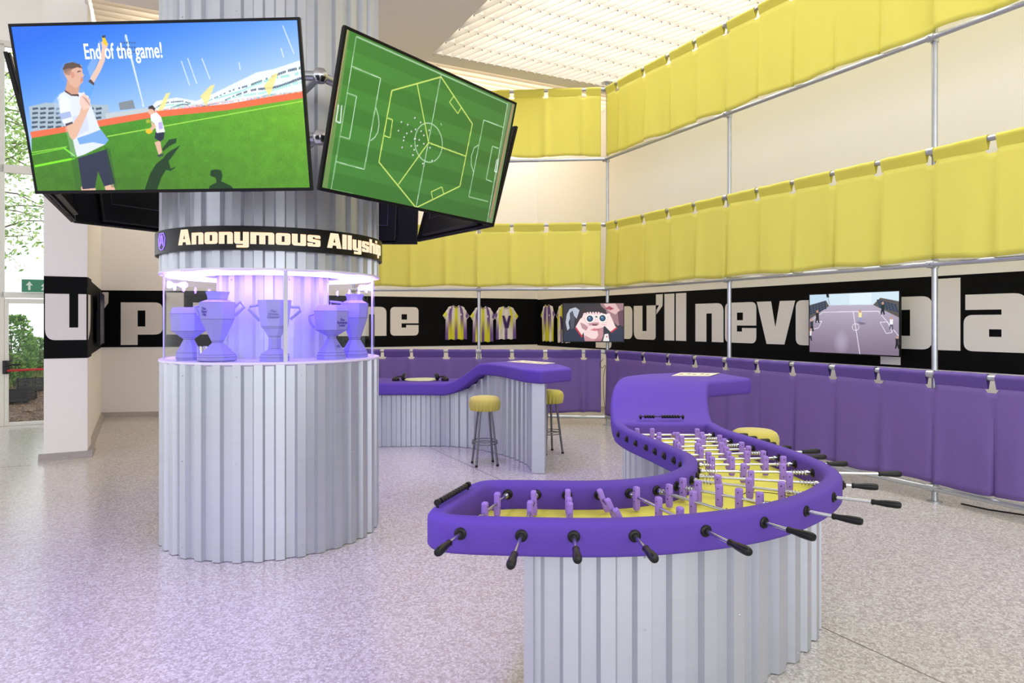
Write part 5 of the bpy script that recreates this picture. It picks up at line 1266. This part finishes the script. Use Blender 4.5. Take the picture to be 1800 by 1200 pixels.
def leaflet(pts, z, lab):
    m = mat('printed_paper', rgb(226,218,190), .7); root = empty('leaflet', (pts[0][0], pts[0][1], z), lab, 'paper')
    q = [Vector((x, y, 0)) for x, y in pts]
    for dz, sh, nm in ((0, 0, 'sheet'), (.003, .02, 'sheet')):
        c = sum(q, Vector())/4; w_ = [c+(p-c)*(1-sh)+Vector((sh*.5, -sh*.2, 0)) for p in q]
        MB().add([(p.x, p.y, z+dz+o) for o in (.0005, .0025) for p in w_], [(3,2,1,0),(4,5,6,7),(0,1,5,4),(1,2,6,5),(2,3,7,6),(3,0,4,7)]).build(nm, m, root)
    tx = MB(); a, b, c, d = q; rn_ = random.Random(4)
    for k in range(5):
        u = .12+k*.17; v = .3+.15*(k % 2)
        p = [a*(1-uu)*(1-vv)+b*uu*(1-vv)+c*uu*vv+d*(1-uu)*vv for uu, vv in ((u, v), (u+.1, v), (u+.1, v+.2), (u, v+.2))]
        tx.add([(w_.x, w_.y, z+.0062) for w_ in p], [(0,1,2,3)])
    tx.build('print', mat('print_grey', rgb(120,112,110), .7), root)
leaflet([(1.42,6.08),(1.74,6.03),(1.93,6.36),(1.58,6.44)], 1.0705, 'pale printed leaflet lying on the raised shelf of the football table')

# ------------------------------------------------------------------ rear counter
rc = empty('rear_counter', (-.8, 8.4, 0), 'purple topped wavy counter with a corrugated base at the back', 'counter')
cF = [(-3.3,8.62),(-2.6,8.45),(-1.7,8.38),(-1.05,8.38),(-.78,8.33),(-.55,8.2),(-.38,8.05),(-.2,7.85),(-.06,7.52),(.04,7.2),(.13,6.96),(.27,6.82)]
cB = [(-3.3,9.4),(-2.6,9.25),(-1.8,9.2),(-1.0,9.2),(-.55,9.1),(-.2,8.95),(.05,8.75),(.25,8.5),(.42,8.2),(.54,7.85),(.60,7.5),(.62,7.16)]
n2 = 52; CF = smooth_poly(resamp(cF, n2), 4); CBk = smooth_poly(resamp(cB, n2), 4); sec2 = []
for i in range(n2):
    s_ = np.clip((i/(n2-1)*11-3.7)/2.6, 0, 1); k = s_*s_*(3-2*s_); sec2.append((CF[i], CBk[i], .65+.28*k, .80+.27*k))
loft([(b, a, z0, z1) for a, b, z0, z1 in sec2], 'padded_top', M_purple, rc, rnd_=.03)
pF = cr([(-3.1,8.7),(-2.4,8.52),(-1.655,8.47),(-1.06,8.52),(-.722,8.49),(-.488,8.36),(-.26,8.12),(-.046,7.85),(.154,7.41),(.21,7.02)], 110)
pB = cr([(.33,6.99),(.37,7.5),(.24,7.95),(.0,8.4),(-.3,8.75),(-.8,8.95),(-1.6,9.03),(-2.4,9.1),(-3.1,9.2)], 110)
def zt2(P):
    out = []
    for x, y in P:
        d = np.linalg.norm(np.vstack([CF, CBk])-np.array([x, y]), axis=1); j = int(np.argmin(d)) % n2; out.append(sec2[j][2]+.012)
    return out
corrugated(pF, zt2(pF), .004, rc, ribs=8, pitch=.12, depth=.02); corrugated(pB, zt2(pB), .004, rc, ribs=8, pitch=.12, depth=.02)
MB().bar((.205,7.0), (.335,6.975), .014, .004, .94).build('end_panel', M_corr, rc)
MB().bar((-3.1,8.7), (-3.1,9.2), .014, .004, .66).build('end_panel', M_corr, rc)
leaflet([(-.06,8.25),(.36,7.75),(.50,7.95),(.12,8.5)], 1.0705, 'pale printed leaflet lying on the rear counter')
# black headphones and a pale oval board on the low part
tag(MB().lathe([(.001,0),(.22,0),(.235,.006),(.22,.012),(.001,.012)], 40, (-1.17, 8.86, .801)).build('round_board', mat('pale_board', rgb(206,210,170), .5)), 'pale flat round board between the two pairs of headphones', 'board')
def headphones(x, y, s, lab):
    root = empty('headphones', (x, y, .801), lab, 'headphones')
    for dx, tl in ((-.045*s, .2), (.075*s, 1.3)):
        mb = MB(); k = 0; mb.lathe([(.001,0),(.045,.0),(.05,.014),(.046,.03),(.026,.045),(.001,.05)], 18)
        R = Matrix.Translation((x+dx, y, .801+(.0 if tl < 1 else .046))) @ Matrix.Rotation(0 if tl < 1 else tl*s*-1, 4, 'Y'); mb.v = [tuple(R @ Vector(v)) for v in mb.v]; mb.build('ear_cup', M_plastic, root, smooth=True)
    MB().tube([(x+.075*math.cos(t), y+.07+.07*math.sin(t)-.07, .83+.02*math.sin(t)) for t in np.linspace(0, PI, 12)], .009, 8).build('headband', M_plastic, root, smooth=True)
headphones(-1.44, 8.72, 1, 'black headphones on the rear counter, the pair nearer the column'); headphones(-.90, 8.72, -1, 'black headphones on the rear counter, the pair beside the slope')

# ------------------------------------------------------------------ stools
def stool(x, y, rz, lab, H=.75, proto=None):
    if proto: o = copy_tree(proto); o.location = (x, y, 0); o.rotation_euler.z = rz; o['label'] = lab; return o
    root = empty('bar_stool', (0,0,0), lab, 'stool', 'bar stools with yellow covers')
    sd = MB(); N = 96; rings = []
    pf = [(.001,H),(.08,H-.001),(.13,H-.008),(.155,H-.022),(.168,H-.045),(.171,H-.075),(.166,H-.11),(.158,H-.14),(.150,H-.155),(.14,H-.158),(.001,H-.156)]
    rnd = random.Random(2); fr_ = [rnd.uniform(.6, 1.3) for _ in range(24)]
    vs = []
    for q, (r, z) in enumerate(pf):
        for k in range(N):
            t_ = 2*PI*k/N; a_ = 0 if q < 4 or q > 8 else (q-3)/5*.010; rr_ = r+a_*math.cos(t_*24)*fr_[int(k/4) % 24]; vs.append((rr_*math.cos(t_), rr_*math.sin(t_), z))
    fs = [(q*N+k, (q+1)*N+k, (q+1)*N+(k+1) % N, q*N+(k+1) % N) for q in range(len(pf)-1) for k in range(N)]
    sd.add(vs, fs).build('seat', M_seat, root, smooth=True)
    for k in range(4):
        t_ = PI/4+k*PI/2; c, s_ = math.cos(t_), math.sin(t_)
        MB().tube([(c*.085, s_*.085, H-.15), (c*.165, s_*.165, .004)], .0125, 12).build('leg', M_leg, root, smooth=True)
        MB().tube([(c*.163, s_*.163, .022), (c*.166, s_*.166, 0)], .015, 12).build('foot_cap', M_plastic, root, smooth=True)
    for z, r in ((.235, .139), (.262, .135)):
        MB().tube([(r*math.cos(t_), r*math.sin(t_), z) for t_ in np.linspace(0, 2*PI, 33)], .006, 8, caps=False).build('foot_ring', M_leg, root, smooth=True)
    return root
s0 = stool(0, 0, 0, 'yellow covered bar stool in front of the rear counter')
s0.location = (-.297, 7.43, 0); s0.rotation_euler.z = .25
stool(.44+.0, 8.1, .5, 'yellow covered bar stool partly hidden behind the end of the rear counter', proto=s0)
stool(1.82, 5.12, .1, 'yellow covered bar stool behind the rods of the football table', proto=s0)

# repeats share a group phrase
groups = {'trophy': 'lilac paper trophies in the showcase', 'football_jersey': 'football jerseys on the black wall band', 'yellow_curtain': 'yellow curtains on the tube frame',
          'purple_curtain': 'purple curtains on the tube frame', 'headphones': 'headphones on the rear counter', 'leaflet': 'leaflets on the raised shelves', 'garden_bush': 'bushes outside the glass door',
          'plastic_crate': 'crates on the garden bed', 'score_counter': 'score counters of the football table', 'acrylic_block': 'acrylic uprights in the showcase', 'ceiling_grille': 'ceiling grilles'}
for o in list(bpy.data.objects):
    if o.parent is None and o.get('label') and 'group' not in o:
        g = groups.get(o.name.split('.')[0])
        if g: o['group'] = g
        elif o.name.startswith('wall_screen'): o['group'] = 'screens hung on the walls and frame' if o.matrix_world.translation.z < 2 else 'screens in the ring around the column'
